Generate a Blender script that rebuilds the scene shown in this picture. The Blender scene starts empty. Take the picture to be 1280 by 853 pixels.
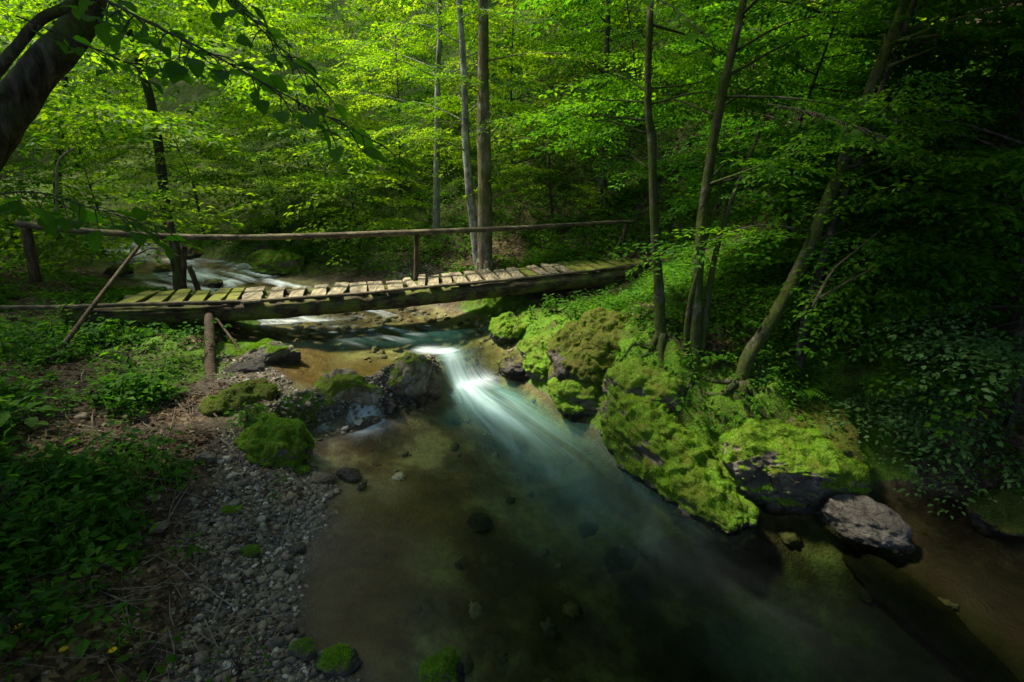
import bpy, math
import numpy as np

# ------------------------------------------------------------------ camera, world, sun, exposure
scene = bpy.context.scene
COL = scene.collection
PITCH = math.radians(20.0)
CAMZ = 3.65
FPX = 640.0
cd = bpy.data.cameras.new("camera")
cam = bpy.data.objects.new("camera", cd)
COL.objects.link(cam)
cd.sensor_width = 36.0
cd.lens = 18.0
cd.clip_start = 0.05
cd.clip_end = 2000.0
cam.location = (0, 0, CAMZ)
cam.rotation_euler = (math.pi / 2 - PITCH, 0, 0)
scene.camera = cam

SUN = np.array([-0.50, 0.16, 0.85])
SUN = SUN / np.linalg.norm(SUN)
SUN_EL = math.asin(SUN[2])
SUN_AZ = math.atan2(SUN[0], SUN[1])
w = bpy.data.worlds.new("World")
scene.world = w
w.use_nodes = True
wn = w.node_tree.nodes
wl = w.node_tree.links
bg = wn["Background"]
sky = wn.new("ShaderNodeTexSky")
sky.sky_type = 'NISHITA'
sky.sun_disc = False
sky.sun_elevation = SUN_EL
sky.sun_rotation = SUN_AZ
wl.new(sky.outputs[0], bg.inputs[0])
bg.inputs[1].default_value = 0.15
sl = bpy.data.lights.new("sun", 'SUN')
sl.energy = 4.2
sl.angle = math.radians(7)
sl.color = (1.0, 0.93, 0.78)
so = bpy.data.objects.new("sun", sl)
COL.objects.link(so)
from mathutils import Vector
so.rotation_euler = Vector(SUN).to_track_quat('Z', 'Y').to_euler()
so.location = (-10, 15, 30)

vs = scene.view_settings
vs.view_transform = 'Standard'
vs.look = 'None'
vs.exposure = 1.55
vs.gamma = 1.0
vs.use_curve_mapping = False
cy = scene.cycles
cy.max_bounces = 6
cy.diffuse_bounces = 3
cy.glossy_bounces = 2
cy.transmission_bounces = 4
cy.transparent_max_bounces = 8
cy.caustics_reflective = False
cy.caustics_refractive = False
cy.sample_clamp_indirect = 3.0
cy.use_denoising = True
try:
    cy.denoiser = 'OPENIMAGEDENOISE'
except Exception:
    pass

# ------------------------------------------------------------------ maths helpers
RNG = np.random.default_rng(7)
cP, sP = math.cos(PITCH), math.sin(PITCH)


def ray(u, v):
    a = (u - 640.0) / FPX
    b = (426.5 - v) / FPX
    return np.array([a, cP + b * sP, -sP + b * cP])


def at_z(u, v, z):
    d = ray(u, v)
    return d * ((z - CAMZ) / d[2]) + np.array([0, 0, CAMZ])


def at_y(u, v, y):
    d = ray(u, v)
    return d * (y / d[1]) + np.array([0, 0, CAMZ])


def _hash(ix, iy, iz, seed):
    h = (ix.astype(np.uint32) * np.uint32(374761393) + iy.astype(np.uint32) * np.uint32(668265263)
         + iz.astype(np.uint32) * np.uint32(2147483647) + np.uint32((seed * 1274126177) & 0xffffffff))
    h = (h ^ (h >> np.uint32(13))) * np.uint32(1274126177)
    h = h ^ (h >> np.uint32(16))
    h = h * np.uint32(2246822519)
    h = h ^ (h >> np.uint32(15))
    return h.astype(np.float64) / 4294967295.0


def vnoise(p, seed=0):
    p = np.asarray(p, float)
    i = np.floor(p).astype(np.int64)
    f = p - i
    f = f * f * f * (f * (f * 6 - 15) + 10)
    out = 0
    for dx in (0, 1):
        wx = f[:, 0] if dx else 1 - f[:, 0]
        for dy in (0, 1):
            wy = f[:, 1] if dy else 1 - f[:, 1]
            for dz in (0, 1):
                wz = f[:, 2] if dz else 1 - f[:, 2]
                out = out + wx * wy * wz * _hash(i[:, 0] + dx, i[:, 1] + dy, i[:, 2] + dz, seed)
    return out * 2 - 1


def fbm(p, seed=0, octv=4, gain=0.5):
    p = np.asarray(p, float)
    s, a = 0, 1.0
    for k in range(octv):
        s = s + a * vnoise(p * (2.03 ** k) + 17.3 * k, seed + k)
        a *= gain
    return s


def noise2(x, y, sc, seed=0, octv=3):
    return fbm(np.stack([x * sc, y * sc, np.full_like(x, 0.37)], 1), seed, octv)


def sst(a, b, x):
    t = np.clip((x - a) / (b - a), 0, 1)
    return t * t * (3 - 2 * t)


def seg_dist(px, py, pts):
    """distance, arclength and signed side (+ = left of the direction) to a polyline"""
    pts = np.asarray(pts, float)
    best = np.full(px.shape, 1e9)
    bs = np.zeros(px.shape)
    side = np.ones(px.shape)
    acc = 0.0
    for k in range(len(pts) - 1):
        a, b = pts[k][:2], pts[k + 1][:2]
        d = b - a
        L = np.linalg.norm(d)
        t = ((px - a[0]) * d[0] + (py - a[1]) * d[1]) / (L * L)
        tc = np.clip(t, 0, 1)
        qx, qy = a[0] + tc * d[0], a[1] + tc * d[1]
        dd = np.hypot(px - qx, py - qy)
        m = dd < best
        best = np.where(m, dd, best)
        bs = np.where(m, acc + tc * L, bs)
        cr = d[0] * (py - a[1]) - d[1] * (px - a[0])
        side = np.where(m, np.where(cr >= 0, 1.0, -1.0), side)
        acc += L
    return best, bs, side


# ------------------------------------------------------------------ mesh helpers
def new_mesh(name, verts, faces, mats, smooth=False, attrs=None, mat_idx=None, parent=None):
    """faces: list of int arrays (M,k); links ONE mesh object"""
    verts = np.asarray(verts, np.float32)
    if not isinstance(faces, (list, tuple)):
        faces = [faces]
    faces = [np.asarray(f, np.int32) for f in faces if len(f)]
    me = bpy.data.meshes.new(name)
    me.vertices.add(len(verts))
    me.vertices.foreach_set("co", verts.ravel())
    loops = np.concatenate([f.ravel() for f in faces])
    tot = np.concatenate([np.full(len(f), f.shape[1], np.int32) for f in faces])
    start = np.concatenate([[0], np.cumsum(tot)[:-1]]).astype(np.int32)
    me.loops.add(len(loops))
    me.loops.foreach_set("vertex_index", loops)
    me.polygons.add(len(tot))
    me.polygons.foreach_set("loop_start", start)
    me.polygons.foreach_set("loop_total", tot)
    if mat_idx is not None:
        me.polygons.foreach_set("material_index", np.asarray(mat_idx, np.int32))
    me.polygons.foreach_set("use_smooth", np.full(len(tot), smooth, bool))
    if attrs:
        for k, val in attrs.items():
            val = np.asarray(val, np.float32)
            if val.ndim == 1:
                at = me.attributes.new(k, 'FLOAT', 'POINT')
                at.data.foreach_set("value", val)
            else:
                at = me.attributes.new(k, 'FLOAT_VECTOR', 'POINT')
                at.data.foreach_set("vector", val.ravel())
    me.update(calc_edges=True)
    for m in (mats if isinstance(mats, (list, tuple)) else [mats]):
        me.materials.append(m)
    o = bpy.data.objects.new(name, me)
    COL.objects.link(o)
    if parent is not None:
        o.parent = parent
        o.matrix_parent_inverse = parent.matrix_world.inverted() if False else o.matrix_parent_inverse
    return o


def tag(o, label=None, cat=None, group=None, kind=None):
    if label: o["label"] = label
    if cat: o["category"] = cat
    if group: o["group"] = group
    if kind: o["kind"] = kind
    return o


def empty(name, loc, label, cat, group=None):
    o = bpy.data.objects.new(name, None)
    COL.objects.link(o)
    o.location = [float(c) for c in loc]
    o.empty_display_size = 0.2
    return tag(o, label, cat, group)


def part(name, verts, faces, mats, root, **kw):
    """a child mesh whose vertices are given in world space"""
    v = np.asarray(verts, float) - np.array(root.location)[None, :]
    o = new_mesh(name, v, faces, mats, **kw)
    o.parent = root
    return o


def subpart(name, verts, faces, mats, par, root, **kw):
    v = np.asarray(verts, float) - np.array(root.location)[None, :]
    o = new_mesh(name, v, faces, mats, **kw)
    o.parent = par
    return o


def smooth_path(pts, rad, step=0.15):
    pts = np.asarray(pts, float)
    rad = np.asarray(rad, float)
    n = len(pts)
    if n < 3:
        L = np.linalg.norm(pts[-1] - pts[0])
        k = max(2, int(L / step) + 1)
        t = np.linspace(0, 1, k)[:, None]
        return pts[0] * (1 - t) + pts[-1] * t, rad[0] * (1 - t[:, 0]) + rad[-1] * t[:, 0]
    P, R = [], []
    ext = np.vstack([2 * pts[0] - pts[1], pts, 2 * pts[-1] - pts[-2]])
    for i in range(n - 1):
        p0, p1, p2, p3 = ext[i], ext[i + 1], ext[i + 2], ext[i + 3]
        k = max(2, int(np.linalg.norm(p2 - p1) / step) + 1)
        t = np.linspace(0, 1, k, endpoint=False)[:, None]
        P.append(0.5 * ((2 * p1) + (-p0 + p2) * t + (2 * p0 - 5 * p1 + 4 * p2 - p3) * t ** 2
                        + (-p0 + 3 * p1 - 3 * p2 + p3) * t ** 3))
        R.append(rad[i] * (1 - t[:, 0]) + rad[i + 1] * t[:, 0])
    P.append(pts[-1:]); R.append(rad[-1:])
    return np.vstack(P), np.concatenate(R)


def tube(pts, rad, nseg=10, step=0.15, rough=0.0, seed=0, flat=1.0):
    """tapered tube with closed ends -> verts, [quads, tris]"""
    P, R = smooth_path(pts, rad, step)
    n = len(P)
    T = np.gradient(P, axis=0)
    T /= np.linalg.norm(T, axis=1)[:, None] + 1e-9
    ref = np.array([0.0, 0, 1]) if abs(T[0, 2]) < 0.8 else np.array([1.0, 0, 0])
    u = np.cross(T[0], ref); u /= np.linalg.norm(u)
    U = np.zeros_like(P)
    for i in range(n):
        u = u - T[i] * np.dot(u, T[i])
        u /= np.linalg.norm(u) + 1e-9
        U[i] = u
    V = np.cross(T, U)
    a = np.linspace(0, 2 * math.pi, nseg, endpoint=False)
    ca, sa = np.cos(a), np.sin(a)
    dirs = U[:, None, :] * ca[None, :, None] + flat * V[:, None, :] * sa[None, :, None]
    rr = np.repeat(R[:, None], nseg, 1)
    if rough:
        q = (P[:, None, :] + dirs * R[:, None, None])
        q = q.reshape(-1, 3)
        nz = fbm(q * np.array([1, 1, 0.45]) / max(R.max(), 0.02) * 0.9, seed, 3).reshape(n, nseg)
        rr = rr * (1 + rough * nz)
    verts = (P[:, None, :] + dirs * rr[:, :, None]).reshape(-1, 3)
    i = np.arange(n - 1)[:, None] * nseg
    j = np.arange(nseg)[None, :]
    j2 = (j + 1) % nseg
    quads = np.stack([i + j, i + j2, i + nseg + j2, i + nseg + j], -1).reshape(-1, 4)
    c0, c1 = len(verts), len(verts) + 1
    verts = np.vstack([verts, P[:1], P[-1:]])
    jj = np.arange(nseg)
    t0 = np.stack([np.full(nseg, c0), (jj + 1) % nseg, jj], -1)
    b = (n - 1) * nseg
    t1 = np.stack([np.full(nseg, c1), b + jj, b + (jj + 1) % nseg], -1)
    return verts, quads, np.vstack([t0, t1])


class Acc:
    """collects tubes / pieces into one mesh"""
    def __init__(self):
        self.v, self.q, self.t, self.n = [], [], [], 0

    def add(self, vqt):
        v, q, t = vqt
        self.v.append(v)
        if len(q): self.q.append(np.asarray(q) + self.n)
        if len(t): self.t.append(np.asarray(t) + self.n)
        self.n += len(v)
        return self

    def get(self):
        F = []
        if self.q: F.append(np.vstack(self.q))
        if self.t: F.append(np.vstack(self.t))
        return np.vstack(self.v), F


_ico = {}


def icosphere(k):
    if k in _ico:
        return _ico[k]
    t = (1 + 5 ** 0.5) / 2
    v = [(-1, t, 0), (1, t, 0), (-1, -t, 0), (1, -t, 0), (0, -1, t), (0, 1, t), (0, -1, -t), (0, 1, -t),
         (t, 0, -1), (t, 0, 1), (-t, 0, -1), (-t, 0, 1)]
    f = [(0, 11, 5), (0, 5, 1), (0, 1, 7), (0, 7, 10), (0, 10, 11), (1, 5, 9), (5, 11, 4), (11, 10, 2), (10, 7, 6),
         (7, 1, 8), (3, 9, 4), (3, 4, 2), (3, 2, 6), (3, 6, 8), (3, 8, 9), (4, 9, 5), (2, 4, 11), (6, 2, 10),
         (8, 6, 7), (9, 8, 1)]
    v = np.array(v, float)
    v /= np.linalg.norm(v, axis=1)[:, None]
    f = np.array(f)
    for _ in range(k):
        e = np.concatenate([f[:, [0, 1]], f[:, [1, 2]], f[:, [2, 0]]])
        es = np.sort(e, 1)
        uq, inv = np.unique(es, axis=0, return_inverse=True)
        inv = inv.ravel()
        m = v[uq[:, 0]] + v[uq[:, 1]]
        m /= np.linalg.norm(m, axis=1)[:, None]
        n0 = len(v)
        v = np.vstack([v, m])
        F = len(f)
        a, b, c = inv[:F] + n0, inv[F:2 * F] + n0, inv[2 * F:] + n0
        f = np.concatenate([np.stack([f[:, 0], a, c], 1), np.stack([f[:, 1], b, a], 1),
                            np.stack([f[:, 2], c, b], 1), np.stack([a, b, c], 1)])
    _ico[k] = (v, f)
    return _ico[k]


def rotz(a):
    c, s = math.cos(a), math.sin(a)
    return np.array([[c, -s, 0], [s, c, 0], [0, 0, 1.0]])


def rotx(a):
    c, s = math.cos(a), math.sin(a)
    return np.array([[1.0, 0, 0], [0, c, -s], [0, s, c]])


def roty(a):
    c, s = math.cos(a), math.sin(a)
    return np.array([[c, 0, s], [0, 1.0, 0], [-s, 0, c]])


def vert_normals(v, f):
    fn = np.cross(v[f[:, 1]] - v[f[:, 0]], v[f[:, 2]] - v[f[:, 0]])
    n = np.zeros_like(v)
    for k in range(3):
        np.add.at(n, f[:, k], fn)
    return n / (np.linalg.norm(n, axis=1)[:, None] + 1e-12)


# ------------------------------------------------------------------ materials
class NT:
    def __init__(self, name):
        self.m = bpy.data.materials.new(name)
        self.m.use_nodes = True
        self.t = self.m.node_tree
        self.t.nodes.clear()
        self.out = self.t.nodes.new("ShaderNodeOutputMaterial")

    def n(self, typ, **kw):
        nd = self.t.nodes.new("ShaderNode" + typ)
        for k, v in kw.items():
            setattr(nd, k, v)
        return nd

    def l(self, a, b):
        self.t.links.new(a, b)

    def attr(self, name):
        return self.n("Attribute", attribute_name=name)

    def noise(self, scale, detail=4, rough=0.55, vec=None, dist=0.0):
        nd = self.n("TexNoise")
        nd.inputs["Scale"].default_value = scale
        nd.inputs["Detail"].default_value = detail
        nd.inputs["Roughness"].default_value = rough
        nd.inputs["Distortion"].default_value = dist
        if vec is not None: self.l(vec, nd.inputs["Vector"])
        return nd

    def ramp(self, src, stops):
        r = self.n("ValToRGB")
        els = r.color_ramp.elements
        while len(els) > len(stops): els.remove(els[-1])
        while len(els) < len(stops): els.new(0.5)
        for e, (p, c) in zip(els, stops):
            e.position = p
            e.color = (c[0], c[1], c[2], 1) if not np.isscalar(c) else (c, c, c, 1)
        self.l(src, r.inputs[0])
        return r.outputs[0]

    def mix(self, fac, a, b):
        nd = self.n("Mix", data_type='RGBA')
        for src, idx in ((fac, 0), (a, 6), (b, 7)):
            if hasattr(src, "is_output") or hasattr(src, "links"):
                self.l(src, nd.inputs[idx])
            elif idx == 0:
                nd.inputs[0].default_value = src
            else:
                nd.inputs[idx].default_value = (src[0], src[1], src[2], 1)
        return nd.outputs[2]

    def math(self, op, a, b=None, clamp=False):
        nd = self.n("Math", operation=op)
        nd.use_clamp = clamp
        for k, s in enumerate((a, b)):
            if s is None: continue
            if hasattr(s, "links"): self.l(s, nd.inputs[k])
            else: nd.inputs[k].default_value = s
        return nd.outputs[0]

    def coords(self, which="Object", scale=(1, 1, 1)):
        tc = self.n("TexCoord")
        mp = self.n("Mapping")
        mp.inputs["Scale"].default_value = scale
        self.l(tc.outputs[which], mp.inputs["Vector"])
        return mp.outputs[0]

    def bsdf(self, color, rough=0.8, height=None, bump=0.3, dist=0.02, spec=0.3, normal=None):
        b = self.n("BsdfPrincipled")
        if hasattr(color, "links"): self.l(color, b.inputs["Base Color"])
        else: b.inputs["Base Color"].default_value = (*color, 1)
        if hasattr(rough, "links"): self.l(rough, b.inputs["Roughness"])
        else: b.inputs["Roughness"].default_value = rough
        b.inputs["Specular IOR Level"].default_value = spec
        if height is not None:
            bp = self.n("Bump")
            bp.inputs["Strength"].default_value = bump
            bp.inputs["Distance"].default_value = dist
            self.l(height, bp.inputs["Height"])
            self.l(bp.outputs[0], b.inputs["Normal"])
        return b.outputs[0]

    def done(self, sh):
        self.l(sh, self.out.inputs[0])
        return self.m


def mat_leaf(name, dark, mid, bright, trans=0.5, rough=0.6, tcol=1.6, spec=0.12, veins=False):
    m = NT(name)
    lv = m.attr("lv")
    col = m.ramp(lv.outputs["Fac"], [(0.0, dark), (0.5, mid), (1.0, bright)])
    h = None
    if veins:
        sp = m.n("SeparateXYZ"); m.l(m.attr("vein").outputs["Vector"], sp.inputs[0])
        ph = m.math('SUBTRACT', m.math('MULTIPLY', sp.outputs[0], 9.0), m.math('MULTIPLY', sp.outputs[1], 2.6))
        sw = m.math('ABSOLUTE', m.math('SUBTRACT', m.math('FRACT', ph), 0.5))
        side = m.ramp(sw, [(0.0, 1.0), (0.12, 0.0)])
        mid_ = m.ramp(sp.outputs[1], [(0.0, 1.0), (0.09, 0.0)])
        h = m.math('MAXIMUM', side, mid_)
        blot = m.noise(38, 4, 0.6, m.coords("Object"))
        col = m.mix(m.math('MULTIPLY', h, 0.5), col, bright)
        col = m.mix(m.ramp(blot.outputs[0], [(0.55, 0), (0.75, 0.45)]), col, dark)
    p = m.bsdf(col, rough, h, 0.5, 0.003, spec) if veins else m.bsdf(col, rough, spec=spec)
    t = m.n("BsdfTranslucent")
    tc = m.n("Mix", data_type='RGBA', blend_type='MULTIPLY')
    tc.inputs[0].default_value = 1.0
    m.l(col, tc.inputs[6])
    tc.inputs[7].default_value = (1.3 * tcol, 1.3 * tcol, 0.4 * tcol, 1)
    m.l(tc.outputs[2], t.inputs["Color"])
    mx = m.n("MixShader")
    mx.inputs[0].default_value = trans
    m.l(p, mx.inputs[1]); m.l(t.outputs[0], mx.inputs[2])
    return m.done(mx.outputs[0])


def mat_twig(name, c):
    m = NT(name)
    n = m.noise(9, 3, vec=m.coords("Object"))
    return m.done(m.bsdf(m.ramp(n.outputs[0], [(0.3, [k * 0.6 for k in c]), (0.7, c)]), 0.9, n.outputs[0], 0.3))


def mat_bark(name, c1, c2, moss=0.3, scale=1.0, lichen=None, mosscol=(0.06, 0.09, 0.008)):
    m = NT(name)
    co = m.coords("Object", (7 * scale, 7 * scale, 1.7 * scale))
    n1 = m.noise(1.6, 8, 0.65, co, 0.6)
    n2 = m.noise(7, 5, 0.6, co)
    co2 = m.coords("Object")
    n3 = m.noise(2.1, 5, 0.6, co2)
    n4 = m.noise(30, 4, 0.7, co2)
    base = m.ramp(n1.outputs[0], [(0.34, [k * 0.35 for k in c1]), (0.5, c1), (0.68, c2)])
    if lichen:
        lf = m.ramp(m.noise(5, 6, 0.7, co2).outputs[0], [(0.5, 0), (0.62, 1)])
        base = m.mix(lf, base, lichen)
    mf = m.ramp(n3.outputs[0], [(0.62 - 0.3 * moss, 0), (0.75 - 0.3 * moss, 1)])
    mf = m.math('MULTIPLY', mf, m.ramp(n4.outputs[0], [(0.3, 0.3), (0.55, 1)]))
    mc = m.ramp(n4.outputs[0], [(0.3, [k * 0.4 for k in mosscol]), (0.65, mosscol)])
    col = m.mix(mf, base, mc)
    h = m.math('ADD', n1.outputs[0], m.math('MULTIPLY', n2.outputs[0], 0.35))
    return m.done(m.bsdf(col, 0.9, h, 0.9, 0.03, 0.2))


def mat_wood(name, c1, c2, moss=0.2, axis=(1, 9, 9), dark=0.4, mosscol=(0.09, 0.115, 0.012)):
    m = NT(name)
    co = m.coords("Object", axis)
    n1 = m.noise(2.6, 7, 0.65, co, 0.4)
    co2 = m.coords("Object")
    n2 = m.noise(3.2, 6, 0.65, co2)
    n3 = m.noise(22, 4, 0.7, co2)
    base = m.ramp(n1.outputs[0], [(0.33, [k * dark for k in c1]), (0.5, c1), (0.7, c2)])
    st = m.ramp(n2.outputs[0], [(0.38, 0.45), (0.6, 1.0)])
    mul = m.n("Mix", data_type='RGBA', blend_type='MULTIPLY')
    mul.inputs[0].default_value = 1.0
    m.l(base, mul.inputs[6]); m.l(st, mul.inputs[7])
    mf = m.ramp(n2.outputs[0], [(0.66 - 0.35 * moss, 0), (0.8 - 0.35 * moss, 1)])
    mf = m.math('MULTIPLY', mf, m.ramp(n3.outputs[0], [(0.35, 0.2), (0.55, 1)]))
    col = m.mix(mf, mul.outputs[2], mosscol)
    h = m.math('ADD', n1.outputs[0], m.math('MULTIPLY', n3.outputs[0], 0.4))
    return m.done(m.bsdf(col, 0.85, h, 0.7, 0.02, 0.2))


def mat_rock(name, c1, c2, moss=0.5, mosscol=(0.11, 0.22, 0.008), wet=True):
    """stone with moss on its upward faces; 'mossy' is a vertex attribute, 'wetline' dark at the waterline"""
    m = NT(name)
    co = m.coords("Object")
    n1 = m.noise(3.0, 8, 0.65, co, 0.5)
    n2 = m.noise(14, 6, 0.7, co)
    n5 = m.noise(55, 4, 0.7, co)
    v = m.n("TexVoronoi", feature='DISTANCE_TO_EDGE')
    v.inputs["Scale"].default_value = 3.5
    nz = m.n("Mix", data_type='RGBA'); nz.inputs[0].default_value = 0.25
    m.l(co, nz.inputs[6]); m.l(n1.outputs[1], nz.inputs[7]); m.l(nz.outputs[2], v.inputs["Vector"])
    crack = m.ramp(v.outputs[0], [(0.0, 0.25), (0.05, 1.0)])
    base = m.ramp(n1.outputs[0], [(0.3, [k * 0.45 for k in c1]), (0.5, c1), (0.72, c2)])
    mul = m.n("Mix", data_type='RGBA', blend_type='MULTIPLY'); mul.inputs[0].default_value = 0.8
    m.l(base, mul.inputs[6]); m.l(crack, mul.inputs[7])
    base = mul.outputs[2]
    mo = m.attr("mossy")
    f = m.math('ADD', mo.outputs["Fac"], m.math('MULTIPLY', m.math('SUBTRACT', n2.outputs[0], 0.5), 1.1))
    mf = m.ramp(f, [(0.42, 0), (0.6, 1)])
    mc = m.ramp(n5.outputs[0], [(0.25, [k * 0.28 for k in mosscol]), (0.5, mosscol), (0.75, [min(1, k * 1.5) for k in mosscol])])
    n6 = m.noise(4.5, 4, 0.6, co)
    mc = m.mix(m.ramp(n6.outputs[0], [(0.4, 0), (0.68, 0.8)]), mc, (0.11, 0.085, 0.012))
    wl_ = m.attr("wetline")
    wetc = m.mix(m.math('MULTIPLY', wl_.outputs["Fac"], 0.75), base, (0.012, 0.011, 0.009))
    col = m.mix(mf, wetc, mc)
    rough = m.math('SUBTRACT', 0.9, m.math('MULTIPLY', wl_.outputs["Fac"], 0.5))
    h = m.math('ADD', m.math('ADD', n1.outputs[0], m.math('MULTIPLY', n2.outputs[0], 0.5)), m.math('MULTIPLY', n5.outputs[0], 0.35))
    return m.done(m.bsdf(col, rough, h, 1.0, 0.07, 0.3))


def mat_ground():
    m = NT("forest_ground")
    co = m.coords("Object")
    n1 = m.noise(1.3, 6, 0.6, co)
    n2 = m.noise(9, 6, 0.7, co)
    n3 = m.noise(60, 4, 0.7, co)
    soil = m.ramp(n2.outputs[0], [(0.3, (0.012, 0.008, 0.005)), (0.5, (0.04, 0.027, 0.014)), (0.72, (0.09, 0.062, 0.034))])
    # fallen leaves as small cells
    v = m.n("TexVoronoi"); v.inputs["Scale"].default_value = 22
    m.l(co, v.inputs["Vector"])
    sep = m.n("SeparateColor"); m.l(v.outputs["Color"], sep.inputs[0])
    lit = m.ramp(sep.outputs[0], [(0.0, (0.02, 0.012, 0.007)), (0.45, (0.075, 0.045, 0.02)), (0.8, (0.15, 0.095, 0.045)), (1.0, (0.26, 0.2, 0.11))])
    c = m.mix(m.math('MULTIPLY', m.attr("litter").outputs["Fac"], m.ramp(n1.outputs[0], [(0.3, 0.35), (0.6, 1)])), soil, lit)
    # gravel
    v2 = m.n("TexVoronoi"); v2.inputs["Scale"].default_value = 30
    m.l(co, v2.inputs["Vector"])
    sep2 = m.n("SeparateColor"); m.l(v2.outputs["Color"], sep2.inputs[0])
    gr = m.ramp(sep2.outputs[1], [(0.0, (0.05, 0.043, 0.032)), (0.6, (0.16, 0.145, 0.115)), (1.0, (0.36, 0.34, 0.29))])
    gd = m.ramp(v2.outputs["Distance"], [(0.25, 1.0), (0.6, 0.25)])
    mg = m.n("Mix", data_type='RGBA', blend_type='MULTIPLY'); mg.inputs[0].default_value = 0.9
    m.l(gr, mg.inputs[6]); m.l(gd, mg.inputs[7])
    c = m.mix(m.attr("gravel").outputs["Fac"], c, mg.outputs[2])
    # wet stream bed
    v3 = m.n("TexVoronoi"); v3.inputs["Scale"].default_value = 7.5
    m.l(co, v3.inputs["Vector"])
    sep3 = m.n("SeparateColor"); m.l(v3.outputs["Color"], sep3.inputs[0])
    sand = m.ramp(n1.outputs[0], [(0.38, (0.045, 0.028, 0.011)), (0.49, (0.13, 0.092, 0.042)), (0.60, (0.30, 0.275, 0.13))])
    sand = m.mix(m.ramp(n2.outputs[0], [(0.4, 0.0), (0.7, 0.7)]), sand, (0.05, 0.036, 0.02))
    sand = m.mix(m.ramp(sep3.outputs[0], [(0.72, 0.0), (0.9, 0.16)]), sand, (0.24, 0.22, 0.14))
    sand = m.mix(m.attr("rust").outputs["Fac"], sand, m.ramp(n2.outputs[0], [(0.3, (0.045, 0.026, 0.005)), (0.7, (0.15, 0.09, 0.018))]))
    sand = m.mix(m.math("MULTIPLY", m.attr("mud_shade").outputs["Fac"], 0.9), sand, m.ramp(n2.outputs[0], [(0.3, (0.010, 0.006, 0.003)), (0.7, (0.03, 0.018, 0.008))]))  # brown mud, darkened further to carry the shade over the right shelf
    c = m.mix(m.attr("bed").outputs["Fac"], c, sand)
    # moss
    ms = m.ramp(n3.outputs[0], [(0.25, (0.02, 0.05, 0.003)), (0.5, (0.075, 0.165, 0.006)), (0.75, (0.16, 0.27, 0.012))])
    ms = m.mix(m.ramp(m.noise(3.3, 5, 0.6, co).outputs[0], [(0.45, 0), (0.66, 0.85)]), ms, (0.05, 0.045, 0.01))
    mf = m.math('ADD', m.attr("moss").outputs["Fac"], m.math('MULTIPLY', m.math('SUBTRACT', n2.outputs[0], 0.5), 0.9))
    c = m.mix(m.ramp(mf, [(0.42, 0), (0.6, 1)]), c, ms)
    hh = m.math('ADD', n2.outputs[0], m.math('ADD', m.math('MULTIPLY', n3.outputs[0], 0.4), m.math('MULTIPLY', v2.outputs["Distance"], -0.3)))
    r = m.math('SUBTRACT', 0.95, m.math('MULTIPLY', m.attr("wet").outputs["Fac"], 0.45))
    return m.done(m.bsdf(c, r, hh, 0.8, 0.04, 0.3))


def mat_water():
    m = NT("stream_water")
    dep = m.attr("depth").outputs["Fac"]
    foam = m.attr("foam").outputs["Fac"]
    milk = m.attr("milk").outputs["Fac"]
    tint = m.ramp(dep, [(0.0, (1, 1, 1)), (0.12, (0.86, 0.87, 0.72)), (0.4, (0.52, 0.60, 0.37)), (0.75, (0.16, 0.25, 0.15)), (1.0, (0.05, 0.10, 0.06))])
    tr = m.n("BsdfTransparent"); m.l(tint, tr.inputs[0])
    fl = m.attr("flow").outputs["Vector"]
    ns = m.noise(1.0, 5, 0.6, fl)
    body = m.n("BsdfDiffuse"); body.inputs[0].default_value = (0.12, 0.38, 0.31, 1)
    mk = m.math('MULTIPLY', milk, m.ramp(ns.outputs[0], [(0.3, 0.55), (0.65, 1.0)]), True)
    mx1 = m.n("MixShader"); m.l(mk, mx1.inputs[0]); m.l(tr.outputs[0], mx1.inputs[1]); m.l(body.outputs[0], mx1.inputs[2])
    wh = m.n("BsdfDiffuse"); wh.inputs[0].default_value = (0.62, 0.70, 0.71, 1)
    fo = m.math('MULTIPLY', foam, m.ramp(ns.outputs[0], [(0.34, 0.35), (0.6, 1.0)]), True)
    mx2 = m.n("MixShader"); m.l(fo, mx2.inputs[0]); m.l(mx1.outputs[0], mx2.inputs[1]); m.l(wh.outputs[0], mx2.inputs[2])
    gl = m.n("BsdfGlossy"); gl.inputs["Roughness"].default_value = 0.15
    gl.inputs["Color"].default_value = (0.9, 0.95, 1, 1)
    co = m.coords("Object")
    nb = m.noise(5, 3, 0.5, co)
    bp = m.n("Bump"); bp.inputs["Strength"].default_value = 0.25; bp.inputs["Distance"].default_value = 0.02
    m.l(m.math('ADD', nb.outputs[0], m.math('MULTIPLY', ns.outputs[0], 0.3)), bp.inputs["Height"])
    m.l(bp.outputs[0], gl.inputs["Normal"])
    fr = m.n("Fresnel"); fr.inputs[0].default_value = 1.33
    m.l(bp.outputs[0], fr.inputs["Normal"])
    mx3 = m.n("MixShader")
    m.l(m.math('MULTIPLY', fr.outputs[0], 0.11), mx3.inputs[0])
    m.l(mx2.outputs[0], mx3.inputs[1]); m.l(gl.outputs[0], mx3.inputs[2])
    return m.done(mx3.outputs[0])


def mat_pebbles(name, mul=1.0):
    m = NT(name)
    lv = m.attr("lv").outputs["Fac"]
    n = m.noise(40, 4, 0.7, m.coords("Object"))
    c = m.ramp(lv, [(0.0, [k * mul for k in (0.05, 0.04, 0.026)]), (0.35, [k * mul for k in (0.15, 0.125, 0.08)]), (0.6, [k * mul for k in (0.23, 0.18, 0.105)]),
                    (0.8, [k * mul for k in (0.35, 0.315, 0.23)]), (1.0, [k * mul for k in (0.6, 0.55, 0.43)])])
    c2 = m.mix(m.ramp(n.outputs[0], [(0.4, 0), (0.7, 0.6)]), c, (0.06, 0.05, 0.038))
    return m.done(m.bsdf(c2, 0.7, n.outputs[0], 0.4, 0.01))


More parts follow.
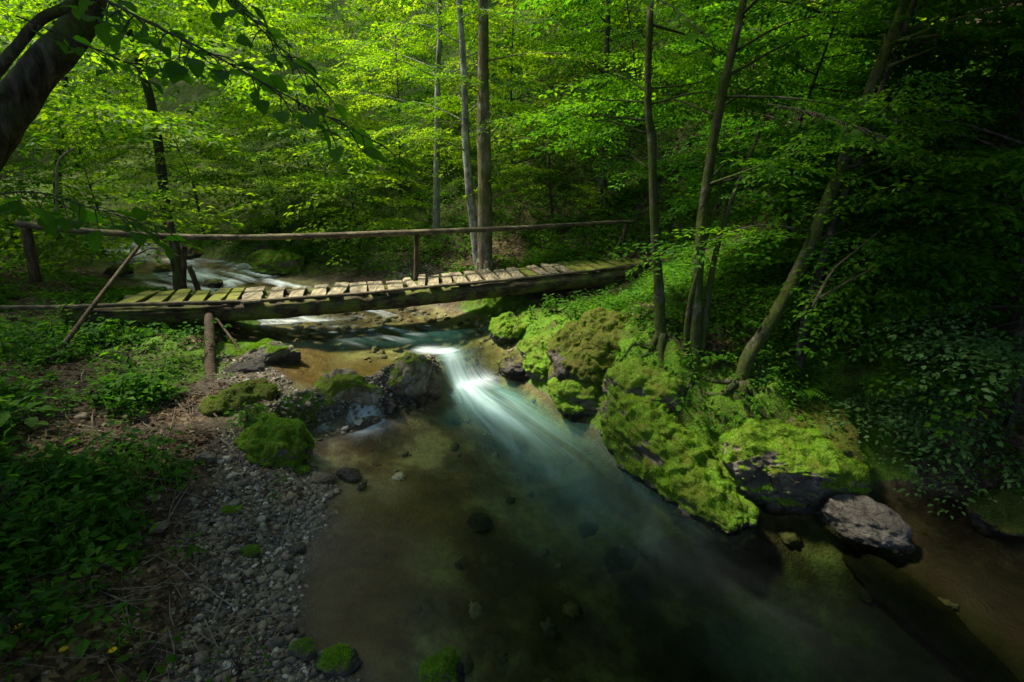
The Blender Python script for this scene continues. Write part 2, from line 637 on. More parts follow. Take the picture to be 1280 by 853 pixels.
M_LEAF = mat_leaf("beech_leaf", (0.02, 0.072, 0.004), (0.048, 0.14, 0.006), (0.11, 0.23, 0.008), 0.55)
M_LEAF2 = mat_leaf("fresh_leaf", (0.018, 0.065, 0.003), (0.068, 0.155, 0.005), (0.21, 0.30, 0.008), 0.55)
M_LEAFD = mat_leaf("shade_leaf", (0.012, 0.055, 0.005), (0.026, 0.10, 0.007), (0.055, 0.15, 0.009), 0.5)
M_BROAD = mat_leaf("broad_leaf", (0.03, 0.10, 0.006), (0.065, 0.18, 0.009), (0.12, 0.26, 0.014), 0.65, 0.6, 1.7, 0.12, veins=True)
M_BLUE = mat_leaf("pale_leaf", (0.05, 0.11, 0.03), (0.08, 0.17, 0.045), (0.13, 0.23, 0.08), 0.4)
M_HERB = mat_leaf("herb_leaf", (0.018, 0.07, 0.004), (0.045, 0.14, 0.006), (0.115, 0.22, 0.008), 0.45)
M_MOSS = mat_leaf("moss_blade", (0.035, 0.08, 0.003), (0.125, 0.27, 0.006), (0.27, 0.44, 0.010), 0.35, 0.8, 1.2, 0.1)
M_LITTER = mat_leaf("dead_leaf", (0.035, 0.02, 0.01), (0.10, 0.06, 0.028), (0.24, 0.18, 0.10), 0.15, 0.8, 1.0, 0.2)
M_PETAL = mat_leaf("yellow_petal", (0.55, 0.36, 0.01), (0.65, 0.45, 0.02), (0.7, 0.5, 0.03), 0.3)
M_WPETAL = mat_leaf("white_petal", (0.7, 0.7, 0.66), (0.75, 0.75, 0.7), (0.8, 0.8, 0.76), 0.3)
M_TWIG = mat_twig("twig_bark", (0.05, 0.04, 0.026))
M_PALETWIG = mat_twig("pale_twig", (0.24, 0.2, 0.14))
M_BARKDARK = mat_bark("dark_bark", (0.05, 0.042, 0.03), (0.14, 0.125, 0.095), 0.35)
M_BARKMOSS = mat_bark("mossy_bark", (0.05, 0.042, 0.028), (0.13, 0.11, 0.075), 0.85, lichen=(0.17, 0.165, 0.12), mosscol=(0.06, 0.085, 0.008))
M_BARKGREY = mat_bark("grey_bark", (0.19, 0.185, 0.145), (0.34, 0.335, 0.27), 0.12, 0.8, (0.34, 0.35, 0.30))
M_BARKBROWN = mat_bark("brown_bark", (0.145, 0.11, 0.065), (0.27, 0.22, 0.14), 0.55, 0.8, (0.25, 0.23, 0.17), (0.09, 0.105, 0.015))
M_PLANK = mat_wood("weathered_plank", (0.24, 0.2, 0.12), (0.42, 0.37, 0.24), 0.12, (9, 1.2, 9))
M_PLANKMOSS = mat_wood("mossy_plank", (0.16, 0.13, 0.06), (0.28, 0.24, 0.12), 0.95, (9, 1.2, 9), mosscol=(0.15, 0.17, 0.015))
M_LOG = mat_wood("rotten_log", (0.075, 0.054, 0.028), (0.17, 0.13, 0.072), 0.6)
M_RAIL = mat_wood("bare_pole", (0.12, 0.095, 0.055), (0.26, 0.21, 0.125), 0.25)
M_POST = mat_wood("dark_post", (0.075, 0.052, 0.03), (0.16, 0.11, 0.06), 0.2, (9, 9, 1))
M_ROCKMOSS = mat_rock("mossy_rock", (0.13, 0.11, 0.078), (0.28, 0.245, 0.185))
M_ROCKDARK = mat_rock("dark_mossy_rock", (0.07, 0.06, 0.045), (0.15, 0.13, 0.10), mosscol=(0.075, 0.085, 0.008))
M_ROCKGREY = mat_rock("grey_rock", (0.17, 0.14, 0.10), (0.35, 0.305, 0.225))
M_ROCKMID = mat_rock("weathered_rock", (0.105, 0.092, 0.072), (0.23, 0.205, 0.165))
M_ROCKPALE = mat_rock("ochre_grey_rock", (0.24, 0.19, 0.12), (0.50, 0.45, 0.34), mosscol=(0.13, 0.2, 0.012))
M_ROCKBROWN = mat_rock("brown_ledge_rock", (0.055, 0.032, 0.013), (0.12, 0.07, 0.028))
M_ROCKTAN = mat_rock("tan_rock", (0.2, 0.155, 0.09), (0.32, 0.26, 0.165))
M_GROUND = mat_ground()
M_WATER = mat_water()
M_GRAVEL = mat_pebbles("gravel_stones")
M_COBBLE = mat_pebbles("cobble_stones", 0.8)

# ------------------------------------------------------------------ terrain height field
CTRL = np.array([
    # lower pool bed
    (0, 2.6, -.42), (1.5, 3.4, -.75), (0, 4.5, -.38), (0.5, 5.5, -.55), (-1, 4.0, -.16), (-1, 5.4, -.22), (-.5, 6.7, -.32),
    (0, 7.5, -.55), (-.5, 7.9, -.45), (2.3, 3.2, -.85), (2.9, 3.8, -.75), (0.8, 6.2, -.6), (1.2, 4.6, -.6), (-1.4, 3.2, -.12), (-1.6, 6.2, -.25),
    (-1.6, 5.0, -.12), (0, 1, -.4), (2, 1.2, -.75), (3.2, 2.4, -.8),
    # submerged shelf on the right
    (3.75, 4.2, -.14), (3.95, 3.6, -.15), (4.1, 3.0, -.16), (4.5, 4.3, -.15), (4.6, 3.5, -.16), (5, 2.5, -.18), (4.9, 4.4, -.1),
    (3.45, 4.05, -.55), (3.6, 3.5, -.65), (3.7, 2.9, -.7),
    # left shoreline
    (-1.12, 2.68, 0), (-1.66, 3.11, 0), (-1.98, 3.7, 0), (-2.09, 4.6, 0), (-2.2, 5.18, 0), (-2.6, 5.61, 0), (-2.65, 6.1, 0.05),
    # right shoreline
    (0.1, 8.24, 0.0), (1.05, 6.78, 0), (1.65, 5.75, 0), (1.95, 5.05, 0), (2.2, 4.7, 0), (2.55, 4.95, 0), (2.6, 5.2, .25), (3.05, 4.8, 0), (1.4, 5.2, -.5), (1.6, 4.5, -.65), (2.2, 4.1, -.7), (.75, 6.8, -.4), (3.6, 4.75, 0),
    (4.4, 5.2, 0), (5.1, 5.0, 0), (5.5, 4.2, 0), (5.9, 3, 0), (6, 1.5, 0),
    # left bank
    (-2.6, 5.0, .12), (-3.1, 5.08, .27), (-2.9, 4.0, .2), (-4.5, 5.85, .55), (-4.45, 6.88, .5), (-2.32, 3.47, .1), (-3.4, 4.1, .36),
    (-5, 4.6, .7), (-3.1, 2.7, .42), (-6.8, 7.4, .8), (-5, 2.5, 1.0), (-7, 5, 1.3), (-10, 6, 2.0), (-7.9, 8.3, 1.05), (-8.5, 9.2, 1.1),
    (-11, 10, 1.5), (-16, 8, 5), (-1.8, 2.4, .12), (-2, 1, .4), (-5, 0, 1.5), (-3.3, 6.3, .42), (-3.6, 5.8, .42),
    # upper pool
    (-2.4, 7.4, .2), (-3.2, 7.6, .24), (-1.6, 8.2, .17), (-.85, 8.8, .08), (-3.0, 8.5, .2), (-2.5, 9.6, .24), (-1.2, 9.8, .2), (-4.2, 9.2, .36),
    (-4.5, 10.5, .42), (-2.7, 6.85, .36), (-1.35, 7.7, .2), (-2.0, 7.1, .3),
    (-3.6, 7.0, .48), (-4.1, 7.9, .5), (-5, 8.8, .55), (-5.4, 9.6, .6), (-5.2, 8, .75), (-5.8, 9, .95), (-6.5, 8.6, .88), (-6.4, 9.8, .9),
    (-.45, 9.0, .22), (-.5, 9.7, .28), (.12, 9.25, .52), (0, 9.9, .55), (-1.0, 10.8, .5), (-1.9, 11.5, .52), (-3.2, 12.6, .85), (-3.9, 13.8, 1.0),
    # right bank
    (0.4, 9.4, .75), (1.2, 9.5, .85), (0.2, 10.8, .75), (1.0, 10.4, .8), (2.0, 10.5, .98), (2.0, 9.4, 1.0), (-.6, 11.7, 1.0), (2.9, 10.8, 1.25), (.9, 8, .75), (1.5, 7, .95), (1.97, 6.3, 1.2),
    (2.0, 7.5, 1.3), (2.75, 5.7, .8), (3.2, 5.5, 1.05), (1.75, 5.6, .6), (4, 5.6, .55), (0.45, 8.4, .4), (1.1, 7.2, .3),
    # hillside
    (4, 7, 2.0), (5, 6, 1.35), (6, 5, .9), (6.2, 4.3, .5), (8, 5, 2.3), (8, 3, 2), (10, 8, 5.5), (6, 10, 4.2), (2, 14, 3.0), (-2, 15, 2.4),
    (0, 20, 6.4), (6, 18, 9), (12, 14, 11), (-6, 20, 3.6), (15, 5, 9), (-8, 26, 7), (0, 30, 13), (12, 30, 19), (22, 15, 20), (20, 2, 13),
    # upstream
    (-5, 11.2, .42), (-5.6, 12.3, .5), (-7.5, 13.3, .65), (-11, 15.7, .9), (-14, 17.3, 1.1), (-25, 25, 1.7),
    (-7.3, 10.4, .85), (-9.9, 11.8, .98), (-13.2, 13.7, 1.25), (-8.4, 12.4, .60), (-10.5, 14.2, .78), (-18, 16, 2.7), (-27, 18, 6), (-5.2, 14.6, 1.3), (-8, 16.3, 1.6), (-11, 18.6, 2), (-16, 22, 3),
    (-24, 30, 7), (-40, 33, 14), (-30, 50, 22), (0, 55, 30), (40, 45, 38), (55, 0, 34), (-45, 5, 20), (-30, -12, 12), (0, -12, 2.5), (20, -12, 12), (4, -6, 0.5), (4, -1, .1),
], float)
UPC = np.array([(-1.5, 9.0, .45), (-2.5, 9.6, .45), (-4.5, 11, .5), (-5.6, 12.3, .65), (-7.5, 13.3, .8), (-11, 15.7, 1.05), (-14, 17.3, 1.25), (-25, 25, 1.9), (-34, 31, 2.5)])
# line of the cascade: upper water lies on its left side
LIP = np.array([(-6, 4.0), (-3.3, 6.05), (-2.75, 6.5), (-2.1, 6.95), (-1.55, 7.55), (-1.2, 8.1), (-0.6, 8.45), (0.0, 8.9), (1.5, 10.2), (4, 16), (8, 40)])


NOTCH = at_z(462, 505, .3)[:2]


def _phi(r):
    return np.sqrt(r * r + 0.02)


_d = np.hypot(CTRL[:, None, 0] - CTRL[None, :, 0], CTRL[:, None, 1] - CTRL[None, :, 1])
_n = len(CTRL)
_A = np.zeros((_n + 3, _n + 3))
_A[:_n, :_n] = _phi(_d) + np.eye(_n) * -0.02
_A[:_n, _n] = 1; _A[:_n, _n + 1:] = CTRL[:, :2]
_A[_n, :_n] = 1; _A[_n + 1:, :_n] = CTRL[:, :2].T
_W = np.linalg.solve(_A, np.concatenate([CTRL[:, 2], [0, 0, 0]]))


def base_h(x, y):
    out = np.zeros(len(x))
    for s in range(0, len(x), 20000):
        X, Yv = x[s:s + 20000], y[s:s + 20000]
        r = np.hypot(X[:, None] - CTRL[None, :, 0], Yv[:, None] - CTRL[None, :, 1])
        out[s:s + 20000] = _phi(r) @ _W[:_n] + _W[_n] + X * _W[_n + 1] + Yv * _W[_n + 2]
    return out


def water_h(x, y):
    d, s, side = seg_dist(x, y, LIP)
    sd = d * side
    drop = sst(0.38, -0.12, -sd * -1.0) if False else sst(-0.45, 0.05, sd)
    du, su, _ = seg_dist(x, y, UPC)
    acc = np.concatenate([[0], np.cumsum(np.hypot(np.diff(UPC[:, 0]), np.diff(UPC[:, 1])))])
    up = np.interp(su, acc, UPC[:, 2])
    up = np.where(side > 0, up, 0.45)
    return up * drop


def masks(x, y, h):
    wz = water_h(x, y)
    dep = wz - h
    n = noise2(x, y, 0.9, 5)
    bed = sst(-0.03, 0.06, dep)
    wet = sst(-0.12, 0.02, dep)
    # moss along the right bank, on the islands and the left rim
    d1, _, _ = seg_dist(x, y, [(-.4, 10.4), (-.2, 9.3), (0.3, 8.5), (1.1, 7.2), (1.6, 6.1), (2.0, 5.2), (3.3, 5.1), (4.0, 5.4)])
    moss = sst(1.5, 0.25, d1 + 0.45 * n) * 1.0
    d2, _, _ = seg_dist(x, y, [(-4.6, 8.1), (-3.9, 8.2)])
    moss = np.maximum(moss, sst(0.75, 0.2, d2 + 0.2 * n))
    d3, _, _ = seg_dist(x, y, [(-3.6, 6.2), (-3.0, 6.1)])
    moss = np.maximum(moss, 0.75 * sst(0.9, 0.1, d3 + 0.2 * n))
    moss = np.maximum(moss, 0.30 * sst(-0.2, 0.6, noise2(x, y, 0.55, 9)))
    moss = np.maximum(moss, .52 * sst(10.5, 14, y))
    moss = np.maximum(moss, .62 * sst(-.1, .5, noise2(x, y, .8, 13)) * sst(-2.2, -3.4, x))
    moss = moss * (1 - sst(-0.02, 0.05, dep))
    # gravel strip on the left shore, gravel bars by the upper pool
    d4, _, _ = seg_dist(x, y, [(-1.75, 2.6), (-2.3, 3.5), (-2.5, 4.4), (-2.6, 5.1), (-2.95, 5.45)])
    gravel = sst(0.75, 0.3, d4 + 0.3 * n)
    d5, _, _ = seg_dist(x, y, [(-4.3, 7.4), (-3.5, 7.0), (-3.1, 6.75)])
    gravel = np.maximum(gravel, sst(0.55, 0.25, d5 + 0.2 * n))
    d6, _, _ = seg_dist(x, y, [(-1.7, 11.6), (-2.9, 12.8), (-3.8, 14.1)])
    gravel = np.maximum(gravel, 0.9 * sst(0.6, 0.2, d6 + 0.2 * n))
    gravel = gravel * (1 - moss) * (1 - bed)
    # orange bed of the still corner of the upper pool
    d7, _, _ = seg_dist(x, y, [(-3.5, 7.9), (-2.6, 7.6), (-1.9, 7.7)])
    rust = sst(1.2, 0.4, d7 + 0.15 * n)
    d8, _, _ = seg_dist(x, y, [(-3.0, 6.3), (-2.1, 6.95), (-1.5, 7.7)])
    gravel = np.maximum(gravel, sst(.5, .25, d8) * (1 - bed))
    rust = np.maximum(rust, .75 * sst(-.2, -1.3, x + .5 * n) * sst(5.8, 4.6, y))
    mud_shade = sst(3.35, 3.6, x) * bed * sst(7, 5, y)  # right shelf: mud with shade put into its colour
    litter = 0.25 + 0.75 * sst(-0.2, 0.5, noise2(x, y, 0.7, 21))
    return dict(moss=moss, gravel=gravel, bed=bed, wet=wet, rust=rust, mud_shade=mud_shade, litter=litter, depth=dep)


def terrain(x, y):
    h = base_h(x, y)
    far = sst(14, 30, np.hypot(x, y))
    dep = water_h(x, y) - h
    land = sst(0.0, -0.25, dep)
    n1 = noise2(x, y, 0.8, 31, 3)
    n2 = noise2(x, y, 3.3, 41, 3)
    h = h + land * (0.10 * n1 + 0.035 * n2) + (1 - land) * (0.035 * n1 + 0.018 * n2)
    # cushions of moss
    d1, _, _ = seg_dist(x, y, [(-.4, 10.4), (-.1, 9.3), (0.4, 8.5), (1.2, 7.2), (1.7, 6.1), (2.2, 5.2), (3.3, 5.1)])
    ml = sst(1.3, 0.3, d1) * land
    b = 1 - np.abs(vnoise(np.stack([x * 2.6, y * 2.6, x * 0], 1), 77))
    b2 = 1 - np.abs(vnoise(np.stack([x * 6.5, y * 6.5, x * 0], 1), 78))
    h = h + ml * (0.22 * (b - 0.6) + 0.07 * (b2 - 0.6))
    # the sill of rock that holds the upper pool back, notched where the trickle runs
    rd, rs, _ = seg_dist(x, y, [(-3.45, 5.95), (-2.75, 6.5), (-2.1, 6.95), (-1.55, 7.55), (-1.4, 7.8)])
    notch = np.exp(-(np.hypot(x - NOTCH[0], y - NOTCH[1]) / 0.15) ** 2)
    sill = 0.56 - 0.10 * n2 - (rd / 0.30) ** 2 * 0.55 - 0.22 * notch + 0.05 * n1
    h = np.maximum(h, np.where(rd < 0.6, sill, -9.0))
    return h + far * noise2(x, y, 0.12, 91, 2) * 0.8


def th(x, y):
    return float(terrain(np.array([float(x)]), np.array([float(y)]))[0])


def axis(lo, hi, step, outer):
    a = np.arange(lo, hi + 1e-6, step)
    L, R = [], []
    s, p = step, lo
    while p > -outer:
        s *= 1.12; p -= s; L.append(p)
    s, p = step, hi
    while p < outer:
        s *= 1.12; p += s; R.append(p)
    return np.array(L[::-1] + list(a) + R)


gx = axis(-6.5, 6.0, 0.055, 160)
gy = axis(1.8, 13.0, 0.055, 160)
GX, GY = np.meshgrid(gx, gy)
X, Yg = GX.ravel(), GY.ravel()
H = terrain(X, Yg)
mk = masks(X, Yg, H)
nx, ny = len(gx), len(gy)
i = (np.arange(ny - 1)[:, None] * nx + np.arange(nx - 1)[None, :]).ravel()
quads = np.stack([i, i + 1, i + 1 + nx, i + nx], 1)
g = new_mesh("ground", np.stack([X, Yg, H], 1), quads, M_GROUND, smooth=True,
             attrs={k: np.clip(mk[k], 0, 1) for k in ("moss", "gravel", "bed", "wet", "rust", "mud_shade", "litter")})
tag(g, kind="structure")

# ------------------------------------------------------------------ water
wx = axis(-7.0, 6.2, 0.03, 34)
wy = axis(1.5, 12.0, 0.03, 34)
WX, WY = np.meshgrid(wx, wy)
X, Yw = WX.ravel(), WY.ravel()
WZ = water_h(X, Yw)
TH = terrain(X, Yw)
dep = WZ - TH
du, su, _ = seg_dist(X, Yw, UPC)
inch = (du < 2.6) | (Yw < 11.2)
JET = [at_z(u, v, 0.1)[:2] for u, v in [(520, 433), (560, 462), (590, 482), (640, 520), (690, 560), (740, 602), (790, 640), (850, 690), (930, 740), (1050, 800), (1250, 900), (1800, 1100)]]
JET[0] = at_z(512, 436, .45)[:2]
jd, js, jside = seg_dist(X, Yw, JET)
jt = jd * jside
JET2 = [at_z(612, 438, .45)[:2], at_z(612, 452, .3)[:2], at_z(600, 476, .05)[:2]]
j2d, j2s, _ = seg_dist(X, Yw, JET2)
jl = 0.05
nst = fbm(np.stack([js * 0.45, jt * 4.5, js * 0], 1), 55, 3)
nst2 = fbm(np.stack([js * 0.35 + 4, jt * 12.0, js * 0], 1), 56, 2)
width = 0.16 + 0.20 * sst(0.9, 2.4, js) + 0.26 * sst(2.4, 5, js)
core = np.exp(-(jt / width) ** 2)
fade = sst(0.0, 0.35, js) * np.exp(-np.maximum(js - 1.3, 0) / 1.25)
foam = core * fade * np.clip(0.80 + 0.35 * nst + 0.2 * nst2, 0, 1.2)
foam = np.maximum(foam, np.exp(-(j2d / 0.15) ** 2) * sst(0.0, 0.3, j2s) * 0.8)
# boil at the foot of the chute
bo = at_z(595, 480, 0.02)[:2]
foam = np.maximum(foam, 0.9 * np.exp(-(np.hypot(X - bo[0], Yw - bo[1]) / 0.27) ** 2))
milk = np.exp(-(jt / (width * 1.5)) ** 2) * sst(0.4, 1.0, js) * 0.9 * np.exp(-np.maximum(js - 1.8, 0) / 1.9) * np.clip(0.78 + 0.4 * nst, 0, 1.3) * sst(6.4, 4.0, js)
nbig = noise2(X, Yw, 0.75, 61)
milk = np.maximum(milk, 0.03 * sst(0.05, 0.6, nbig) * sst(2.6, 1.4, X) * sst(0.1, 0.3, dep))
# two trickles between the cascade stones
ld, ls, _ = seg_dist(X, Yw, LIP)
_, nl0, _ = seg_dist(np.array([NOTCH[0]]), np.array([NOTCH[1]]), LIP)
for off, wd_, am in ((-.05, .03, .5), (.06, .04, .6), (.15, .015, .4)):
    foam = np.maximum(foam, am * np.exp(-((ls - nl0[0] - off - .05 * (WZ - .2)) / wd_) ** 2) * (ld < .55) * sst(.015, .05, WZ) * sst(.45, .40, WZ))
lst = np.clip(0.55 + 1.2 * vnoise(np.stack([ls * 55, ls * 0, ls * 0], 1), 69), 0, .8)
for (u, v, r, a) in [(456, 527, 0.24, 1.0), (408, 536, 0.15, 0.8), (438, 526, 0.10, 0.4)]:
    p = at_z(u, v, 0.05 if v > 515 else 0.25)[:2]
    foam = np.maximum(foam, a * np.exp(-(np.hypot(X - p[0], Yw - p[1]) / r) ** 2) * np.where(WZ > .03, lst, 1.0))
# riffles of the upper reach
rf = [at_z(u, v, .45)[:2] for u, v in [(290, 404), (345, 405), (400, 405), (440, 413), (480, 428)]]
rd, rs, rside = seg_dist(X, Yw, rf)
rn = fbm(np.stack([rs * 1.1, rd * rside * 8, rs * 0], 1), 65, 3)
foam = np.maximum(foam, np.exp(-(rd / 0.30) ** 2) * np.clip(0.7 + 0.7 * rn, 0, 1) * sst(3.6, 1.4, rs))
un = fbm(np.stack([su * 0.9, du * 5.0 * np.sign(X), su * 0], 1), 66, 3)
un2 = fbm(np.stack([su * 1.6, du * 2.0, su * 0], 1), 67, 3)
rap = sst(3.3, 5.2, su) * sst(2.3, 0.9, du) * np.clip(0.36 + 1.0 * un + 0.6 * un2, 0, 1)
mid = sst(1.2, 0.4, du) * sst(0.0, 1.0, su) * sst(4.0, 3.2, su) * np.clip(0.12 + 0.7 * un, 0, 0.7)
foam = np.maximum(foam, np.maximum(rap, mid))
milk = np.maximum(milk, .13 * np.exp(-(np.hypot((X + 2.4) / 1.5, (Yw - 9.3) / .7)) ** 2) * np.clip(.6 + .8 * fbm(np.stack([su * 1.2, du * 4, su * 0], 1), 68, 3), 0, 1))
lipd, _, lips = seg_dist(X, Yw, LIP)
jw = np.exp(-(jt / (width * 2)) ** 2) * sst(6.5, 4.0, js)
flow = np.stack([X * 1.7 * (1 - jw) + js * 0.6 * jw, Yw * 1.7 * (1 - jw) + jt * 5.0 * jw, js * 0], 1)
upm = (lipd * lips) > -0.1
flow[upm] = np.stack([su * 1.6, du * 9.0, su * 0], 1)[upm]
WZ = WZ + 0.006 * core * nst + 0.05 * np.exp(-(np.hypot(X - bo[0], Yw - bo[1]) / 0.3) ** 2)
WZ = WZ + 0.03 * rap + 0.02 * rap * un2
nx, ny = len(wx), len(wy)
i = (np.arange(ny - 1)[:, None] * nx + np.arange(nx - 1)[None, :]).ravel()
quads = np.stack([i, i + 1, i + 1 + nx, i + nx], 1)
ok = (dep > -0.06) & inch
keep = ok[quads].any(1)
quads = quads[keep]
uq, inv = np.unique(quads.ravel(), return_inverse=True)
wm = new_mesh("stream_water", np.stack([X, Yw, WZ], 1)[uq], inv.reshape(-1, 4), M_WATER, smooth=True,
              attrs={"foam": np.clip(foam, 0, 1)[uq], "milk": np.clip(milk, 0, 1)[uq], "depth": np.clip(dep, 0, 1)[uq], "flow": flow[uq]})
tag(wm, kind="structure")


# ------------------------------------------------------------------ foliage building blocks
def leaf_small(L=0.09, Wd=0.045, fold=0.25):
    """folded leaf along +x: 4 verts, 2 tris"""
    return np.array([(0, 0, 0), (L * 0.45, Wd * 0.5, fold * Wd * 0.5), (L, 0, -0.12 * L), (L * 0.45, -Wd * 0.5, fold * Wd * 0.5)])


LS_F = np.array([(0, 2, 1), (0, 3, 2)])


def big_leaf(L, Wd, n=9, droop=0.35, fold=0.2):
    """broad pointed leaf, 5 columns x n rows, curled along and across"""
    t = np.linspace(0, 1, n)
    hw = Wd * 0.5 * (np.sin(np.pi * t ** 0.75) ** 0.85)
    hw[-1] = 0.002; hw[0] = 0.004
    z = -droop * L * t ** 2
    cols = []
    for o in (1, .55, 0, -.55, -1):
        zz = z + fold * hw * abs(o) ** 1.5 - .25 * fold * hw * abs(o) ** 3 + 0.035 * L * abs(o) * np.sin(t * (17 + 3 * o) + o)
        cols.append(np.stack([L * t + 0.05 * L * abs(o), hw * o * (1 + .06 * (-1) ** np.arange(n) * (abs(o) == 1)), zz], 1))
    v = np.stack(cols, 1).reshape(-1, 3)
    q = [(5 * k + c, 5 * k + c + 1, 5 * k + c + 6, 5 * k + c + 5) for k in range(n - 1) for c in range(4)]
    return v, np.array(q)


_t9 = np.repeat(np.linspace(0, 1, 9), 5)
_o9 = np.tile([1, .55, 0, .55, 1], 9)
VEIN = np.stack([_t9, _o9, 0 * _t9], 1)


def mats_from(az, el, roll):
    """(N,3,3) rotation: x axis to (az,el), then rolled about it"""
    ca, sa, ce, se = np.cos(az), np.sin(az), np.cos(el), np.sin(el)
    x = np.stack([ca * ce, sa * ce, se], 1)
    y = np.stack([-sa, ca, 0 * az], 1)
    z = np.cross(x, y)
    cr, sr = np.cos(roll)[:, None], np.sin(roll)[:, None]
    y2 = y * cr + z * sr
    z2 = z * cr - y * sr
    return np.stack([x, y2, z2], 2)


def place(tmpl, M, pos, scale):
    """tmpl (k,3) -> (N*k,3)"""
    out = np.einsum('nij,kj->nki', M, tmpl) * np.asarray(scale)[:, None, None] + pos[:, None, :]
    return out.reshape(-1, 3)


def make_spray(rng, leafL=0.09, nside=9, length=1.0, twig=0.5):
    """a flat fan of leaves: returns leaf positions, az, el, roll, scale"""
    P, A, S = [], [], []
    for k in range(nside):
        x = 0.08 + (length - 0.1) * k / (nside - 1)
        for sgn in ((1,) if k % 2 else (-1,)) if rng.random() < 0.35 else (1, -1):
            ang = sgn * rng.uniform(0.55, 1.0)
            tl = twig * (1 - 0.65 * x / length) * rng.uniform(0.6, 1.15)
            m = max(2, int(tl / (leafL * 0.62)))
            for q in range(m):
                r = tl * (q + 0.6) / m
                P.append((x + r * math.cos(ang), r * math.sin(ang), -0.18 * (x * x) / length - 0.2 * r * r + rng.normal(0, 0.012)))
                A.append(ang + (0.75 if q % 2 else -0.75) * rng.uniform(0.5, 1.2) * (0 if q == m - 1 else 1))
                S.append(rng.uniform(0.65, 1.15))
    for q in range(3):
        P.append((length + 0.02 * q, rng.normal(0, 0.03), -0.18 * length)); A.append(rng.normal(0, 0.6)); S.append(1.0)
    P = np.array(P); n = len(P)
    return P, np.array(A), rng.normal(-0.15, 0.28, n), rng.normal(0, 0.32, n), np.array(S)


_srng = np.random.default_rng(3)
SPRAYS = [make_spray(_srng) for _ in range(5)]
SPRAYS_BIG = [make_spray(_srng, 0.13, 7, 1.0, 0.55) for _ in range(3)]


def spray_mesh(pos, az, el, roll, scale, rng, leafL=0.09, leafW=0.05, bias=0.0, templates=None):
    """many sprays -> verts, tris, lv"""
    templates = templates or SPRAYS
    V, F, LV, n0 = [], [], [], 0
    lt = leaf_small(leafL, leafW)
    pick = rng.integers(0, len(templates), len(pos))
    for t, (P, A, E, R, S) in enumerate(templates):
        idx = np.nonzero(pick == t)[0]
        if not len(idx): continue
        lm = mats_from(A, E, R)
        lv_local = (np.einsum('nij,kj->nki', lm, lt) * S[:, None, None] + P[:, None, :]).reshape(-1, 3)
        M = mats_from(az[idx], el[idx], roll[idx])
        v = place(lv_local, M, pos[idx], scale[idx])
        nl = len(P) * len(idx)
        f = (np.arange(nl)[:, None, None] * 4 + LS_F[None]).reshape(-1, 3)
        base = np.repeat(rng.normal(0.46 + bias, 0.21, len(idx)), len(P)) + rng.normal(0, 0.16, nl)
        V.append(v); F.append(f + n0); LV.append(np.repeat(np.clip(base, 0, 1), 4)); n0 += len(v)
    return np.vstack(V), np.vstack(F), np.concatenate(LV)


def interp_path(P, s):
    d = np.concatenate([[0], np.cumsum(np.linalg.norm(np.diff(P, axis=0), axis=1))])
    s = s * d[-1]
    return np.stack([np.interp(s, d, P[:, k]) for k in range(3)], 1)


